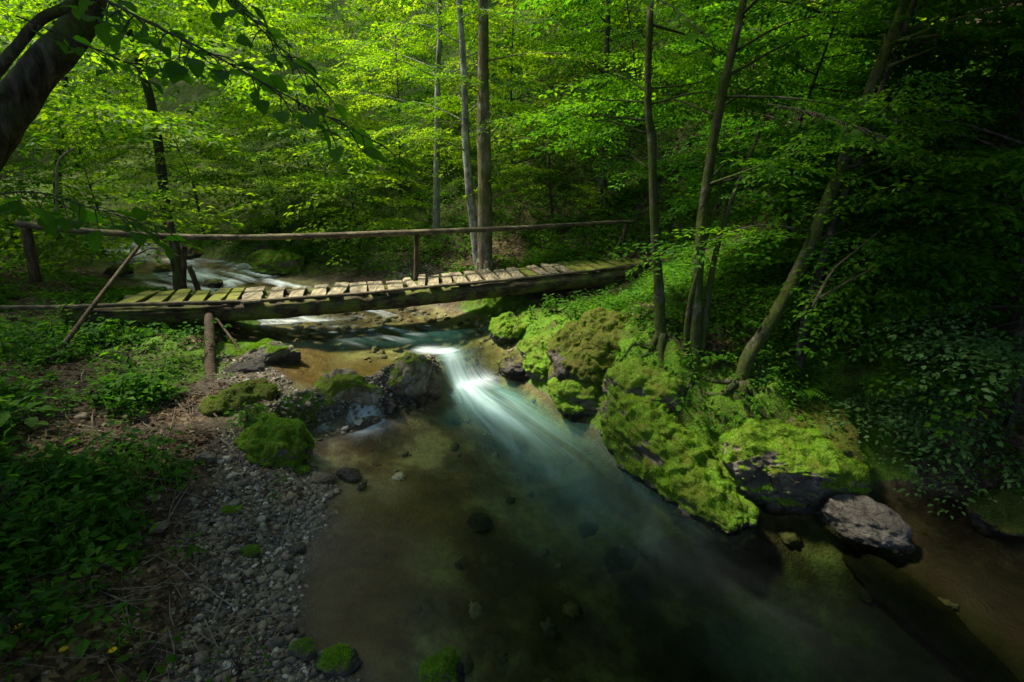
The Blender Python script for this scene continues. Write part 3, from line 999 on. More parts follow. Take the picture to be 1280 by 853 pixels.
def make_tree(name, label, path, rad, bark, leaf, nlimb=24, s0=0.35, s1=1.0, L0=2.2, L1=1.0, nspray=7, seed=0, bias=0.0,
              spray_scale=1.0, flare=1.5, group=None, dirs=None, leafL=0.09, rough=0.10, limb_rad=0.015, up=0.12, cat="tree", roots=0):
    rng = np.random.default_rng(seed + 100)
    path = np.asarray(path, float)
    rad = np.asarray(rad, float).copy()
    base = path[0].copy()
    root = empty(name, base, label, cat, group)
    acc = Acc()
    P0 = np.vstack([path[0] + (path[0] - path[1]) / np.linalg.norm(path[1] - path[0]) * 0.35, path[0],
                    path[0] + (path[1] - path[0]) * 0.12, path[1:]])
    R0 = np.concatenate([[rad[0] * flare * 1.15, rad[0] * flare, rad[0] * (0.55 + 0.45 * flare) * 0.93], rad[1:]])
    acc.add(tube(P0, R0, 12 if rad[0] < 0.12 else 18, 0.12 if rad[0] < 0.12 else 0.08, rough, seed))
    P, R = smooth_path(path, rad, 0.2)
    pos, az, el, sc = [], [], [], []
    ss = np.sort(rng.uniform(s0, s1, nlimb))
    org = interp_path(P, ss)
    rr = np.interp(ss, np.linspace(0, 1, len(R)), R)
    a = rng.uniform(0, 6.28)
    for k in range(nlimb):
        a += 2.4 + rng.normal(0, 0.35)
        if dirs is not None and rng.random() < 0.75:
            ak = dirs[rng.integers(0, len(dirs))] + rng.normal(0, 0.45)
        else:
            ak = a
        f = (ss[k] - s0) / max(1e-6, s1 - s0)
        L = (L0 * (1 - f) + L1 * f) * rng.uniform(0.65, 1.2)
        e0 = up + rng.normal(0.12, 0.18)
        d0 = np.array([math.cos(ak) * math.cos(e0), math.sin(ak) * math.cos(e0), math.sin(e0)])
        m1 = org[k] + d0 * L * 0.5 + rng.normal(0, 0.05, 3)
        m2 = org[k] + d0 * L * 0.95 + np.array([0, 0, -0.10 * L]) + rng.normal(0, 0.08, 3)
        lr = min(limb_rad * (0.5 + 0.4 * L), rr[k] * 0.6)
        acc.add(tube([org[k], m1, m2], [lr, lr * 0.6, lr * 0.2], 6, 0.25, 0.05, seed))
        for q in range(nspray):
            t = rng.uniform(0.25, 1.0) if q else 1.0
            p = (org[k] * (1 - t) ** 2 + 2 * m1 * t * (1 - t) + m2 * t * t)
            pos.append(p)
            az.append(ak + (rng.choice([-1, 1]) * rng.uniform(0.2, 1.1) * (0 if q == 0 else 1)))
            el.append(rng.normal(-0.04, 0.11)); sc.append(rng.uniform(0.6, 1.1) * spray_scale)
    for k in range(roots):
        ar = 6.28 * k / roots + rng.normal(0, .35)
        Lr = rng.uniform(.35, .75)
        q = [path[0] + np.array([0, 0, rad[0] * 2.2]) + .5 * rad[0] * np.array([math.cos(ar), math.sin(ar), 0])]
        for f_ in (.35, .7, 1.0):
            rx, ry = base[0] + math.cos(ar + .4 * f_ * (-1) ** k) * Lr * f_, base[1] + math.sin(ar + .4 * f_ * (-1) ** k) * Lr * f_
            q.append(np.array([rx, ry, th(rx, ry) + .02 * (1 - f_) - .02 * f_]))
        acc.add(tube(q, [rad[0] * .62, rad[0] * .5, rad[0] * .34, rad[0] * .15], 8, .07, .2, seed + k))
    v, F = acc.get()
    part("trunk", v, F, bark, root, smooth=True)
    if nspray and nlimb:
        pos = np.array(pos); az = np.array(az); el = np.array(el); sc = np.array(sc)
        v, f, lv = spray_mesh(pos, az, el, rng.normal(0, 0.11, len(pos)), sc, rng, leafL, leafL * 0.58, bias)
        part("crown", v, f, leaf, root, attrs={"lv": lv})
    return root


def trunk_px(pts, top=None):
    """(u, v, y) triples -> world points, first snapped to the ground"""
    W = [at_y(*p) for p in pts]
    W[0][2] = th(W[0][0], W[0][1]) - 0.02
    if top is not None:
        W.append(W[-1] + np.asarray(top, float))
    return np.array(W)


def rad_px(pts, wpx):
    return [w_ * 0.5 * y / FPX for (u, v, y), w_ in zip(pts, wpx)]


def hit(u, v, t0=1.0, t1=60.0):
    """where the sight line of a photo point meets the ground"""
    d = ray(u, v)
    t = np.concatenate([np.arange(t0, 20, 0.03), np.arange(20, t1, 0.2)])
    p = d[None, :] * t[:, None] + np.array([0, 0, CAMZ])
    b = terrain(p[:, 0], p[:, 1])
    k = np.nonzero(p[:, 2] <= b)[0]
    return p[k[0]] if len(k) else p[-1]


def trunk_at(pts, wpx, top=None, top_r=None):
    """pts: (u, v, dy) with dy the depth past the foot; the first one is the foot"""
    b = hit(pts[0][0], pts[0][1])
    W = [b - np.array([0, 0, 0.03])]
    for (u, v, dy) in pts[1:]:
        W.append(at_y(u, v, b[1] + dy))
    R = [w_ * 0.5 * (b[1] + p[2]) / FPX for p, w_ in zip(pts, wpx)]
    if top is not None:
        W.append(W[-1] + np.asarray(top, float)); R.append(top_r or R[-1] * 0.35)
    return np.array(W), np.array(R)


# ------------------------------------------------------------------ trees
def T(name, label, pts, wpx, top, bark, leaf, **kw):
    P_, R_ = trunk_at(pts, wpx, top)
    return make_tree(name, label, P_, R_, bark, leaf, **kw)


# old dark tree leaning in from the left edge
P_ = np.array([(-6.3, 4.2, th(-6.3, 4.2) - .1), tuple(at_y(-50, 240, 4.9)), tuple(at_y(33, 112, 5.2)), tuple(at_y(112, -5, 5.5)), (-3.8, 5.7, 6.4), (-5.3, 5.2, 10.0)])
big = make_tree("leaning_tree", "thick dark mossy trunk leaning in across the upper left corner", P_, [.24, .17, .15, .14, .11, .05],
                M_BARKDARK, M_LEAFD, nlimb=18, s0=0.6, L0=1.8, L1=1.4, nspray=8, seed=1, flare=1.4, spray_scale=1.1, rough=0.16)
# forked side stem and the long drooping branch with broad leaves
a = Acc()
a.add(tube([at_y(-60, 150, 5.0), at_y(0, 84, 4.7), at_y(22, 58, 4.7), at_y(52, 24, 4.7), at_y(92, 3, 4.7), at_y(150, -50, 5.0)], [.05, .042, .04, .038, .035, .02], 12, 0.1, 0.1, 3))
v, F = a.get()
part("side_stem", v, F, M_BARKDARK, big, smooth=True)


def branch_with_leaves(root, pname, pts, r0, n, L, leafmat, seed, spread=0.25, drop=0.10, lv=(0.2, 0.6)):
    rng = np.random.default_rng(seed)
    pts = np.array(pts)
    a = Acc()
    a.add(tube(pts, np.linspace(r0, r0 * 0.3, len(pts)), 7, 0.08, 0.05, seed))
    P, _ = smooth_path(pts, np.ones(len(pts)), 0.1)
    V, Q, LV, n0 = [], [], [], 0
    for k in range(n):
        s = 0.12 + 0.88 * (k + rng.uniform(0, 0.8)) / n
        p = interp_path(P, np.array([min(s, 1)]))[0]
        d = interp_path(P, np.array([min(s + 0.03, 1.0)]))[0] - interp_path(P, np.array([min(s, 1) - 0.03]))[0]
        az = math.atan2(d[1], d[0]) + (1 if k % 2 else -1) * rng.uniform(0.3, 1.2)
        st = np.array([math.cos(az), math.sin(az), -0.25]) * rng.uniform(0.02, spread)
        q = p + st + np.array([0, 0, -drop * rng.random()])
        a.add(tube([p, (p + q) / 2 + [0, 0, .01], q], [.0035, .003, .002], 5, 0.1))
        l = L * rng.uniform(0.65, 1.15)
        bv, bq = big_leaf(l, l * rng.uniform(0.62, 0.78), droop=rng.uniform(0.15, 0.5))
        M = mats_from(np.array([az + rng.normal(0, .35)]), np.array([rng.normal(-0.22, 0.25)]), np.array([rng.normal(0, 0.4)]))
        V.append(place(bv, M, q[None], np.ones(1))); Q.append(bq + n0); n0 += len(bv)
        LV.append(np.full(len(bv), rng.uniform(*lv)))
    v, F = a.get()
    br = part(pname, v, F, M_TWIG, root, smooth=True)
    subpart("leaves", np.vstack(V), np.vstack(Q), leafmat, br, root, smooth=True, attrs={"lv": np.concatenate(LV), "vein": np.tile(VEIN, (len(V), 1))})
    return br


branch_with_leaves(big, "low_branch", [at_y(60, -40, 3.6), at_y(160, 15, 2.9), at_y(265, 68, 2.55), at_y(355, 118, 2.35), at_y(470, 178, 2.2)], .007, 50, .115, M_BROAD, 4, 0.16)
branch_with_leaves(big, "low_branch", [at_y(230, -60, 3.2), at_y(300, 10, 2.9), at_y(350, 60, 2.7), at_y(400, 110, 2.6)], .005, 34, .11, M_BROAD, 5, 0.12)
branch_with_leaves(big, "low_branch", [at_y(-40, 250, 3.0), at_y(40, 240, 3.0), at_y(120, 262, 3.0), at_y(205, 285, 3.0)], .005, 24, .125, M_BROAD, 6, 0.15)
branch_with_leaves(big, "low_branch", [at_y(20, 20, 3.8), at_y(120, 62, 3.8), at_y(170, 80, 3.8), at_y(235, 70, 3.8)], .006, 28, .105, M_BROAD, 7, 0.15)

UPL = (0.0, 0.3, 7.0)
T("beech", "pale grey slender trunk leaning left beside the stouter brown trunk", [(599, 338, 0), (592, 280, 0.1), (583, 190, 0.2), (578, 60, 0.3)], [13, 11, 9, 7], (-.3, .3, 5.5), M_BARKGREY, M_LEAF2,
  nlimb=20, s0=0.2, L0=1.7, L1=1.4, nspray=7, seed=11, bias=0.05, flare=1.15)
T("beech", "stout straight brown trunk blotched with moss, behind the middle of the bridge", [(606, 344, 0), (606, 240, 0.05), (604, 130, 0.1), (604, 10, 0.15)], [19, 17, 14, 11], (0, .2, 6), M_BARKBROWN, M_LEAF2,
  nlimb=20, s0=0.25, L0=2.0, L1=1.6, nspray=8, seed=12, roots=5, bias=0.1, flare=1.2)
T("beech", "thin straight pale stem far left of the two bridge trunks", [(545, 290, 0), (546, 200, 0), (547, 100, 0), (549, 0, 0)], [8, 7, 6, 5], (0, 0, 5), M_BARKGREY, M_LEAF2,
  nlimb=18, s0=0.25, L0=2.0, L1=1.4, nspray=7, seed=13, bias=0.2)
T("beech", "dark upright trunk with pale patches at the mossy bank beside the bridge end", [(827, 428, 0), (824, 370, 0.05), (818, 280, 0.05), (815, 180, 0.1), (811, 60, 0.1)], [15, 13, 11, 10, 8], (-.1, .2, 4.5), M_BARKMOSS, M_LEAF,
  nlimb=26, s0=0.27, L0=1.4, L1=1.8, nspray=7, seed=14, flare=1.25, roots=6, dirs=[2.2, 1.5, 0.6])
t6 = T("beech", "straight mossy trunk leaning right, with a thin stem growing against it", [(868, 448, 0), (872, 350, 0.05), (882, 240, 0.1), (903, 115, 0.15), (932, -10, 0.2)], [16, 14, 12, 10, 8], (.5, .3, 4.5), M_BARKMOSS, M_LEAF,
       nlimb=28, s0=0.25, L0=1.6, L1=2.2, nspray=7, seed=15, flare=1.3, roots=6, dirs=[0.3, 1.2, -0.5])
P_, R_ = trunk_at([(876, 446, -.05), (892, 330, 0), (915, 250, 0.1), (950, 165, 0.3)], [9, 8, 6, 4])
part("side_stem", *tube(P_, R_, 8, 0.1, 0.08, 2)[:1], [tube(P_, R_, 8, 0.1, 0.08, 2)[1]], M_BARKMOSS, t6, smooth=True)
P_, R_ = trunk_at([(855, 440, .05), (862, 380, 0), (880, 310, 0), (905, 215, 0.1)], [7, 6, 5, 3])
part("side_stem", *tube(P_, R_, 8, 0.1, 0.08, 2)[:1], [tube(P_, R_, 8, 0.1, 0.08, 2)[1]], M_BARKMOSS, t6, smooth=True)
T("hornbeam", "moss-coated trunk with a hooked foot leaning far right above the boulders", [(925, 488, 0), (935, 447, .05), (962, 405, .1), (1000, 335, 0.2), (1045, 225, 0.3), (1100, 80, 0.4), (1140, -20, 0.5)], [17, 17, 17, 15, 13, 11, 9], (.9, .3, 4),
  M_BARKMOSS, M_LEAF, nlimb=34, s0=0.22, L0=1.4, L1=2.6, nspray=8, seed=16, flare=1.3, roots=6, dirs=[-0.4, 0.5, 1.4, -1.2])
T("hornbeam", "thin crooked dark trunk just right of the hook-footed one", [(998, 470, 0), (1004, 415, .0), (1018, 360, 0.1), (1045, 270, 0.2), (1078, 190, 0.3), (1110, 90, .4)], [12, 11, 10, 8, 7, 6], (.9, .4, 3.5),
  M_BARKDARK, M_LEAFD, nlimb=22, s0=0.3, L0=1.4, L1=2.0, nspray=7, seed=17, roots=4, dirs=[-0.6, 0.3, 1.2])
T("alder", "dark thin trunk amid leaves left of the bridge rail's broken stump", [(213, 300, 0), (205, 240, 0), (196, 170, 0), (178, 90, 0)], [12, 11, 10, 9], (-.8, .2, 5), M_BARKDARK, M_LEAF2,
  nlimb=20, s0=0.22, L0=1.8, L1=1.6, nspray=7, seed=18, bias=0.0)
T("alder", "thin dark stem by the left rapids, furthest left of the stems over the water", [(75, 292, 0), (72, 230, 0), (76, 170, 0), (80, 90, 0)], [9, 8, 7, 6], (0, .2, 5), M_BARKDARK, M_LEAF2,
  nlimb=20, s0=0.18, L0=2.0, L1=1.4, nspray=7, seed=19, bias=-0.05)
T("beech", "slim dark trunk on the slope between the brown trunk and the bridge end", [(752, 262, 0), (754, 200, 0), (757, 130, 0), (760, 20, 0)], [10, 9, 8, 6], (0, .2, 5), M_BARKDARK, M_LEAF,
  nlimb=22, s0=0.1, L0=2.2, L1=1.5, nspray=7, seed=20, bias=0.0)
T("hornbeam", "dark slanting trunk high on the shaded right slope", [(1050, 330, 0), (1075, 220, 0.1), (1100, 100, 0.2), (1128, -10, 0.3)], [17, 15, 14, 12], (.8, .2, 4), M_BARKDARK, M_LEAF, nlimb=34, s0=0.12, L0=2.2, L1=2.2, nspray=8, seed=21)
T("hornbeam", "forked dark trunk in the upper right corner", [(1085, 290, 0), (1118, 103, 0.1), (1175, 50, 0.2), (1205, -15, 0.3)], [9, 9, 9, 8], (.6, .2, 4), M_BARKDARK, M_LEAF, nlimb=34, s0=0.12, L0=2.4, L1=2.0, nspray=8, seed=22)
T("hornbeam", "dark trunk at the right picture edge on the steep bank", [(1268, 470, 0), (1275, 350, 0.1), (1285, 200, 0.2), (1300, 20, 0.3)], [14, 13, 12, 10], (.3, .2, 4), M_BARKDARK, M_LEAF, nlimb=34, s0=0.08, L0=1.8, L1=2.0, nspray=9, seed=23, dirs=[3.1, 2.4, 3.8])
# understorey bushes with layered sprays
for k, (u, v, hgt, lab, leaf, nl, L, b) in enumerate([
    (450, 318, 2.6, "bright layered young beech hanging over the still brown water", M_LEAF2, 16, 1.7, 0.1),
    (350, 300, 3.0, "yellow-green young beech above the mossy midstream rock", M_LEAF2, 18, 1.8, 0.25),
    (255, 295, 3.4, "bushy young beech on the far bank of the rapids", M_LEAF2, 18, 1.9, 0.1),
    (130, 285, 3.5, "leafy sapling on the far bank behind the leaning dark trunk", M_LEAF2, 20, 2.0, 0.0),
    (690, 270, 2.6, "fresh green sapling on the slope right of the brown trunk", M_LEAF2, 16, 1.6, 0.1),
    (500, 262, 4.6, "tall bright sapling behind the pale thin stem", M_LEAF2, 20, 2.0, 0.3),
    (395, 262, 5.4, "tall sunlit sapling behind the beech over the midstream rock", M_LEAF2, 22, 2.2, 0.25),
    (640, 235, 5.0, "tall sunlit sapling uphill of the stout brown trunk", M_LEAF2, 22, 2.1, 0.2),
    (780, 225, 4.2, "green sapling uphill of the bridge end", M_LEAF, 20, 1.9, 0.1),
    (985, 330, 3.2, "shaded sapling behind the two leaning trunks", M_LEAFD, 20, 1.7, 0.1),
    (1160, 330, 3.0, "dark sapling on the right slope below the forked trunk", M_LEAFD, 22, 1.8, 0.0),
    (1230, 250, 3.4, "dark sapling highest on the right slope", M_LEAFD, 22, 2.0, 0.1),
    (905, 270, 3.6, "green sapling on the slope behind the straight mossy trunk", M_LEAF, 20, 1.8, -0.1),
    (1125, 430, 1.6, "low leafy sapling in the shade right of the crooked dark trunk", M_LEAF, 16, 1.1, 0.05),
    (1215, 440, 1.9, "low sapling on the dark bank behind the pale-leaved hazel", M_LEAF, 18, 1.2, 0.0),
    (1050, 415, 1.3, "knee-high sapling between the crooked trunk and the shaded slope", M_LEAF, 14, 1.0, 0.1),
    (1180, 220, 3.0, "tall shaded sapling below the top right corner", M_LEAF, 22, 1.8, 0.05),
    (20, 300, 3.2, "sapling at the left picture edge behind the rail end", M_LEAF2, 18, 1.7, 0.0)]):
    b_ = hit(u, v)
    rng = np.random.default_rng(300 + k)
    Pp = np.array([b_, b_ + [rng.normal(0, .1), rng.normal(0, .1), hgt * .5], b_ + [rng.normal(0, .2), rng.normal(0, .2), hgt]])
    make_tree("sapling", lab, Pp, [.035, .025, .01], M_TWIG, leaf, nlimb=nl, s0=(0.32 if u < 330 else 0.12), L0=L, L1=L * 0.5, nspray=6, seed=40 + k, bias=b - 0.05, flare=1.1, limb_rad=.012, cat="sapling")

# pale-leaved bush hanging over the right bank
b_ = hit(1262, 540)
Pp = np.array([b_, b_ + [-.1, 0, .8], b_ + [-.25, -.1, 1.7]])
make_tree("hazel_bush", "hazel bush with hanging pale leaves above the dark right bank", Pp, [.03, .022, .01], M_TWIG, M_BLUE, nlimb=16, s0=0.15, L0=1.2, L1=.8, nspray=5, seed=70, limb_rad=.010, dirs=[3.0, 3.6, 2.4], up=-.15, leafL=.075, cat="bush")

# sprig of bright leaves reaching in at the top, from the upright trunk
for o in list(bpy.data.objects):
    if o.get("label", "").startswith("dark upright trunk"):
        t5 = o
branch_with_leaves(t5, "low_branch", [at_y(812, -60, 5.6), at_y(815, -10, 4.8), at_y(845, 12, 4.3), at_y(880, 45, 4.0), at_y(898, 62, 3.95)], .006, 20, .12, M_BROAD, 8, 0.12, lv=(0.4, 0.8))
t5b = [o for o in bpy.data.objects if o.get("label", "").startswith("straight mossy trunk leaning")][0]
branch_with_leaves(t5b, "low_branch", [at_y(960, 130, 5.2), at_y(1010, 140, 4.7), at_y(1060, 155, 4.4), at_y(1105, 172, 4.3)], .006, 60, .09, M_LEAF, 9, 0.22, lv=(0.1, 0.5))

# ------------------------------------------------------------------ far wood on the hillsides and an unseen roof of leaves added for shade
rng = np.random.default_rng(5)
N = 20000
r = 13 + 40 * rng.random(N) ** 1.3
an = rng.uniform(-1.15, 1.25, N)
X, Yw = r * np.sin(an), r * np.cos(an)
du, _, _ = seg_dist(X, Yw, UPC)
hh = rng.random(N) ** 0.9 * np.interp(r, [13, 22, 50], [4.5, 8.5, 14])
keep = (du > 1.2 + 0.0 * r) | (hh > 3.0)
keep &= ~((np.abs(X - 0.5) < 4.0) & (Yw < 15))
keep &= fbm(np.stack([X * .32, Yw * .32, hh * 1.15], 1), 15, 2) > -0.04
X, Yw, hh, r = X[keep], Yw[keep], hh[keep], r[keep]
zz = terrain(X, Yw) + 0.4 + hh
n = len(X)
pos = np.stack([X, Yw, zz], 1)
v, f, lv = spray_mesh(pos, rng.uniform(0, 6.28, n), rng.normal(-.05, 0.1, n), rng.normal(0, 0.1, n), rng.uniform(.9, 1.6, n) * np.interp(r, [13, 40], [1.0, 1.9]), rng,
                      0.11, 0.07, 0.05, templates=SPRAYS_BIG)
fw = new_mesh("far_wood_foliage", v, f, M_LEAF2, attrs={"lv": lv})
tag(fw, kind="stuff")

rng = np.random.default_rng(6)
N = 9500
X = rng.uniform(-15, 11, N); Yw = rng.uniform(-9, 9, N)
hgt = rng.uniform(8.5, 13, N)
gap = np.exp(-(((X + 1.2 + 0.0 * Yw) / 2.9) ** 2 + ((Yw - 9.5) / 7.0) ** 2))
den = fbm(np.stack([X * .33, Yw * .33, X * 0], 1), 19, 2)
keep = (rng.random(N) > 1.25 * gap) & (den > -0.42)
keep &= (Yw < 1.0) | (X > -1) | ((X < -5.5) & (Yw < 6.5)) | ((rng.random(N) < .75) | ((X < -3) & (Yw < 5.5) & (rng.random(N) < .55)))
keep &= ~((X > -5.2) & (X < -.5) & (Yw > 3.8))
keep &= (X < 2.5) | (rng.random(N) < .6)
keep &= (hgt - CAMZ) > 0.30 * np.abs(Yw) + 3.0
keep &= ~((Yw > 0) & ((hgt - CAMZ) / np.maximum(Yw, .1) < 0.75))
X, Yw, hgt = X[keep], Yw[keep], hgt[keep]
for cx_, cy_, rad_, z0_, z1_, num in ((1.0, 4.4, 1.1, 7.0, 8.2, 48), (-9.2, 4.4, 2.2, 7.5, 10, 150)):  # extra leaf discs out of view, added to shade right shelf and left bank
    ra, rr_ = rng.uniform(0, 6.28, num), rad_ * rng.random(num) ** .5
    X = np.concatenate([X, cx_ + rr_ * np.cos(ra)]); Yw = np.concatenate([Yw, cy_ + 1.1 * rr_ * np.sin(ra)]); hgt = np.concatenate([hgt, rng.uniform(z0_, z1_, num)])
n = len(X)
v, f, lv = spray_mesh(np.stack([X, Yw, hgt], 1), rng.uniform(0, 6.28, n), rng.normal(0, .2, n), rng.normal(0, .25, n), rng.uniform(1.0, 1.7, n), rng, .13, .085, -.1, templates=SPRAYS_BIG)
fc = new_mesh("unseen_shade_canopy", v, f, M_LEAFD, attrs={"lv": lv})  # leaf roof out of view, put in to darken the foreground and right side
tag(fc, kind="stuff")

# ------------------------------------------------------------------ undergrowth
def plants(N, xr, yr, dens, seed, Lr=(.05, .10), nleaf=8, hr=(.06, .22), bias=0.0):
    rng = np.random.default_rng(seed)
    X = rng.uniform(*xr, N); Yv = rng.uniform(*yr, N)
    H = terrain(X, Yv)
    mk = masks(X, Yv, H)
    d = dens(X, Yv, H, mk)
    k = rng.random(N) < d
    X, Yv, H = X[k], Yv[k], H[k]
    n = len(X)
    hgt = rng.uniform(*hr, n)
    sc = rng.uniform(*Lr, n)
    V, F, LV = [], [], []
    lt = leaf_small(1.0, .62, .3)
    P = np.repeat(np.stack([X, Yv, H], 1), nleaf, 0)
    hr_ = np.repeat(hgt, nleaf) * rng.uniform(.35, 1.05, n * nleaf)
    az = np.tile(np.arange(nleaf) * 2.4, n) + np.repeat(rng.uniform(0, 6.28, n), nleaf) + rng.normal(0, .3, n * nleaf)
    P[:, 2] += hr_
    off = rng.uniform(.0, .9, n * nleaf) * np.repeat(sc, nleaf)
    P[:, 0] += np.cos(az) * off; P[:, 1] += np.sin(az) * off
    M = mats_from(az, rng.normal(.02, .32, n * nleaf), rng.normal(0, .3, n * nleaf))
    S = np.repeat(sc, nleaf) * rng.uniform(.6, 1.15, n * nleaf)
    v = place(lt, M, P, S)
    f = (np.arange(n * nleaf)[:, None, None] * 4 + LS_F[None]).reshape(-1, 3)
    lv = np.repeat(np.clip(np.repeat(rng.normal(.45 + bias, .16, n), nleaf) + rng.normal(0, .12, n * nleaf), 0, 1), 4)
    return v, f, lv


def dens_right(x, y, h, mk):
    n = noise2(x, y, .9, 33)
    db, _, _ = seg_dist(x, y, [(-6.9, 8.2), (2.9, 10.8)])
    return sst(.2, .9, db) * np.clip(.8 + .8 * n, .1, 1) * (1 - mk["bed"]) * (1 - .85 * sst(.55, .8, mk["moss"])) * (mk["depth"] < -.18) * (1 - mk["gravel"])


def dens_left(x, y, h, mk):
    n = noise2(x, y, 1.0, 34)
    d, _, _ = seg_dist(x, y, [(-1.2, 1.8), (-2.2, 3.0), (-2.9, 4.0), (-3.1, 5.0), (-3.6, 5.5)])
    bare = sst(.35, 1.3, d + .25 * n)
    return np.clip(.38 + 1.2 * n, 0.05, 1) * (1 - mk["bed"]) * (1 - mk["gravel"]) * bare * (mk["depth"] < -.1) * (1 - .8 * sst(.4, .7, mk["moss"]))


V, F, LV, n0 = [], [], [], 0
for args in [(26000, (0.2, 9.0), (3.2, 13), dens_right, 1, (.045, .095), 8, (.05, .30), .05),
             (9000, (-6, 14), (11, 22), dens_right, 2, (.08, .15), 8, (.08, .4), .1)]:
    v, f, lv = plants(*args)
    V.append(v); F.append(f + n0); LV.append(lv); n0 += len(v)
o = new_mesh("undergrowth", np.vstack(V), np.vstack(F), M_HERB, attrs={"lv": np.concatenate(LV)})
tag(o, kind="stuff")
V, F, LV, n0 = [], [], [], 0
for args in [(30000, (-9, -1.3), (1.8, 11.0), dens_left, 3, (.04, .085), 8, (.03, .13), .0),
             (5000, (-8, -1.8), (2.0, 9), dens_left, 4, (.09, .14), 6, (.15, .35), -.1),
             (5000, (-16, -5.5), (8.9, 16), dens_right, 5, (.06, .11), 8, (.05, .2), .15)]:
    v, f, lv = plants(*args)
    V.append(v); F.append(f + n0); LV.append(lv); n0 += len(v)
o = new_mesh("herb_undergrowth", np.vstack(V), np.vstack(F), M_HERB, attrs={"lv": np.concatenate(LV)})
tag(o, kind="stuff")

# grass blades and fern fronds among the herbs
def grass_blades(N, xr, yr, dens, seed):
    rng = np.random.default_rng(seed)
    X = rng.uniform(*xr, N); Yv = rng.uniform(*yr, N)
    cl = noise2(X, Yv, 2.2, 71)
    H = terrain(X, Yv); mk = masks(X, Yv, H)
    k = rng.random(N) < dens(X, Yv, H, mk) * sst(-.1, .5, cl)
    P = np.stack([X, Yv, H], 1)[k]; n = len(P)
    az = rng.uniform(0, 6.28, n); L = rng.uniform(.08, .28, n)
    d = np.stack([np.cos(az), np.sin(az), 0 * az], 1); sd = np.stack([-np.sin(az), np.cos(az), 0 * az], 1) * .004
    m_ = P + d * (L * .25)[:, None] + np.array([0, 0, 1]) * (L * .75)[:, None]
    t_ = P + d * (L * .75)[:, None] + np.array([0, 0, 1]) * (L * .85)[:, None]
    v = np.stack([P - sd, P + sd, m_ - sd, m_ + sd, t_], 1).reshape(-1, 3)
    b = np.arange(n)[:, None] * 5
    f = np.concatenate([b + np.array([[0, 1, 3]]), b + np.array([[0, 3, 2]]), b + np.array([[2, 3, 4]])])
    return v, f, np.repeat(np.clip(rng.normal(.6, .2, n), 0, 1), 5)


def ferns(N, xr, yr, dens, seed):
    rng = np.random.default_rng(seed)
    X = rng.uniform(*xr, N); Yv = rng.uniform(*yr, N)
    H = terrain(X, Yv); mk = masks(X, Yv, H)
    k = rng.random(N) < dens(X, Yv, H, mk)
    V, F, LV, n0 = [], [], [], 0
    lt = leaf_small(1.0, .30, .2)
    for x, y, h in zip(X[k], Yv[k], H[k]):
        nf = rng.integers(5, 9); S = rng.uniform(.22, .42)
        for q in range(nf):
            az = 6.28 * q / nf + rng.normal(0, .25)
            t = np.linspace(.12, 1, 13)
            r = S * t; z = S * (1.1 * t - .95 * t * t)
            c = np.stack([x + np.cos(az) * r, y + np.sin(az) * r, h + z], 1)
            ll = S * .30 * np.sin(np.pi * (t * .82 + .14)) + .006
            for sg in (1, -1):
                M = mats_from(np.full(13, az + sg * 1.25), np.full(13, -.12), np.full(13, 0.0))
                V.append(place(lt, M, c, ll)); F.append((np.arange(13)[:, None, None] * 4 + LS_F[None]).reshape(-1, 3) + n0); n0 += 52
                LV.append(np.full(52, np.clip(rng.normal(.5, .15), 0, 1)))
    return np.vstack(V), np.vstack(F), np.concatenate(LV)


V, F, LV, n0 = [], [], [], 0
for v, f, lv in (grass_blades(30000, (-8, -1.3), (1.8, 9), dens_left, 31), grass_blades(14000, (0, 7), (4, 12), dens_right, 32),
                 ferns(80, (-7, -2.4), (2.2, 8.5), dens_left, 33), ferns(150, (1, 8), (4.5, 12), dens_right, 34)):
    V.append(v); F.append(f + n0); LV.append(lv); n0 += len(v)
tag(new_mesh("grass_and_ferns", np.vstack(V), np.vstack(F), M_HERB, attrs={"lv": np.concatenate(LV)}), kind="stuff")

# moss cushions' blades on the banks
def blades(P, Nn, rng, hgt=(.010, .026), wd=.007):
    n = len(P)
    lean = rng.normal(0, .5, (n, 3))
    tip = Nn + lean; tip /= np.linalg.norm(tip, axis=1)[:, None]
    s = rng.normal(0, 1, (n, 3)); s = np.cross(s, tip); s /= np.linalg.norm(s, axis=1)[:, None] + 1e-9
    h = rng.uniform(*hgt, n)[:, None]
    v = np.stack([P - s * wd * .5 - Nn * .006, P + s * wd * .5 - Nn * .006, P + tip * h], 1).reshape(-1, 3)
    f = np.arange(3 * n).reshape(-1, 3)
    base = fbm(P * 3.0, 5, 3) * .35 + .5
    lv = np.repeat(np.clip(base + rng.normal(0, .16, n), 0, 1), 3)
    return v, f, lv


rng = np.random.default_rng(8)
N = 420000
X = rng.uniform(-5.2, 5.0, N); Yw = rng.uniform(4.6, 11.5, N)
Hh = terrain(X, Yw); mk = masks(X, Yw, Hh)
k = (mk["moss"] + .35 * noise2(X, Yw, 5, 44) > .45) & (mk["depth"] < -.02)
X, Yw, Hh = X[k], Yw[k], Hh[k]
e = .02
gxn = (terrain(X + e, Yw) - Hh) / e; gyn = (terrain(X, Yw + e) - Hh) / e
Nn = np.stack([-gxn, -gyn, np.ones_like(X)], 1); Nn /= np.linalg.norm(Nn, axis=1)[:, None]
v, f, lv = blades(np.stack([X, Yw, Hh], 1), Nn, rng)
o = new_mesh("moss_carpet", v, f, M_MOSS, attrs={"lv": lv})
tag(o, kind="stuff")

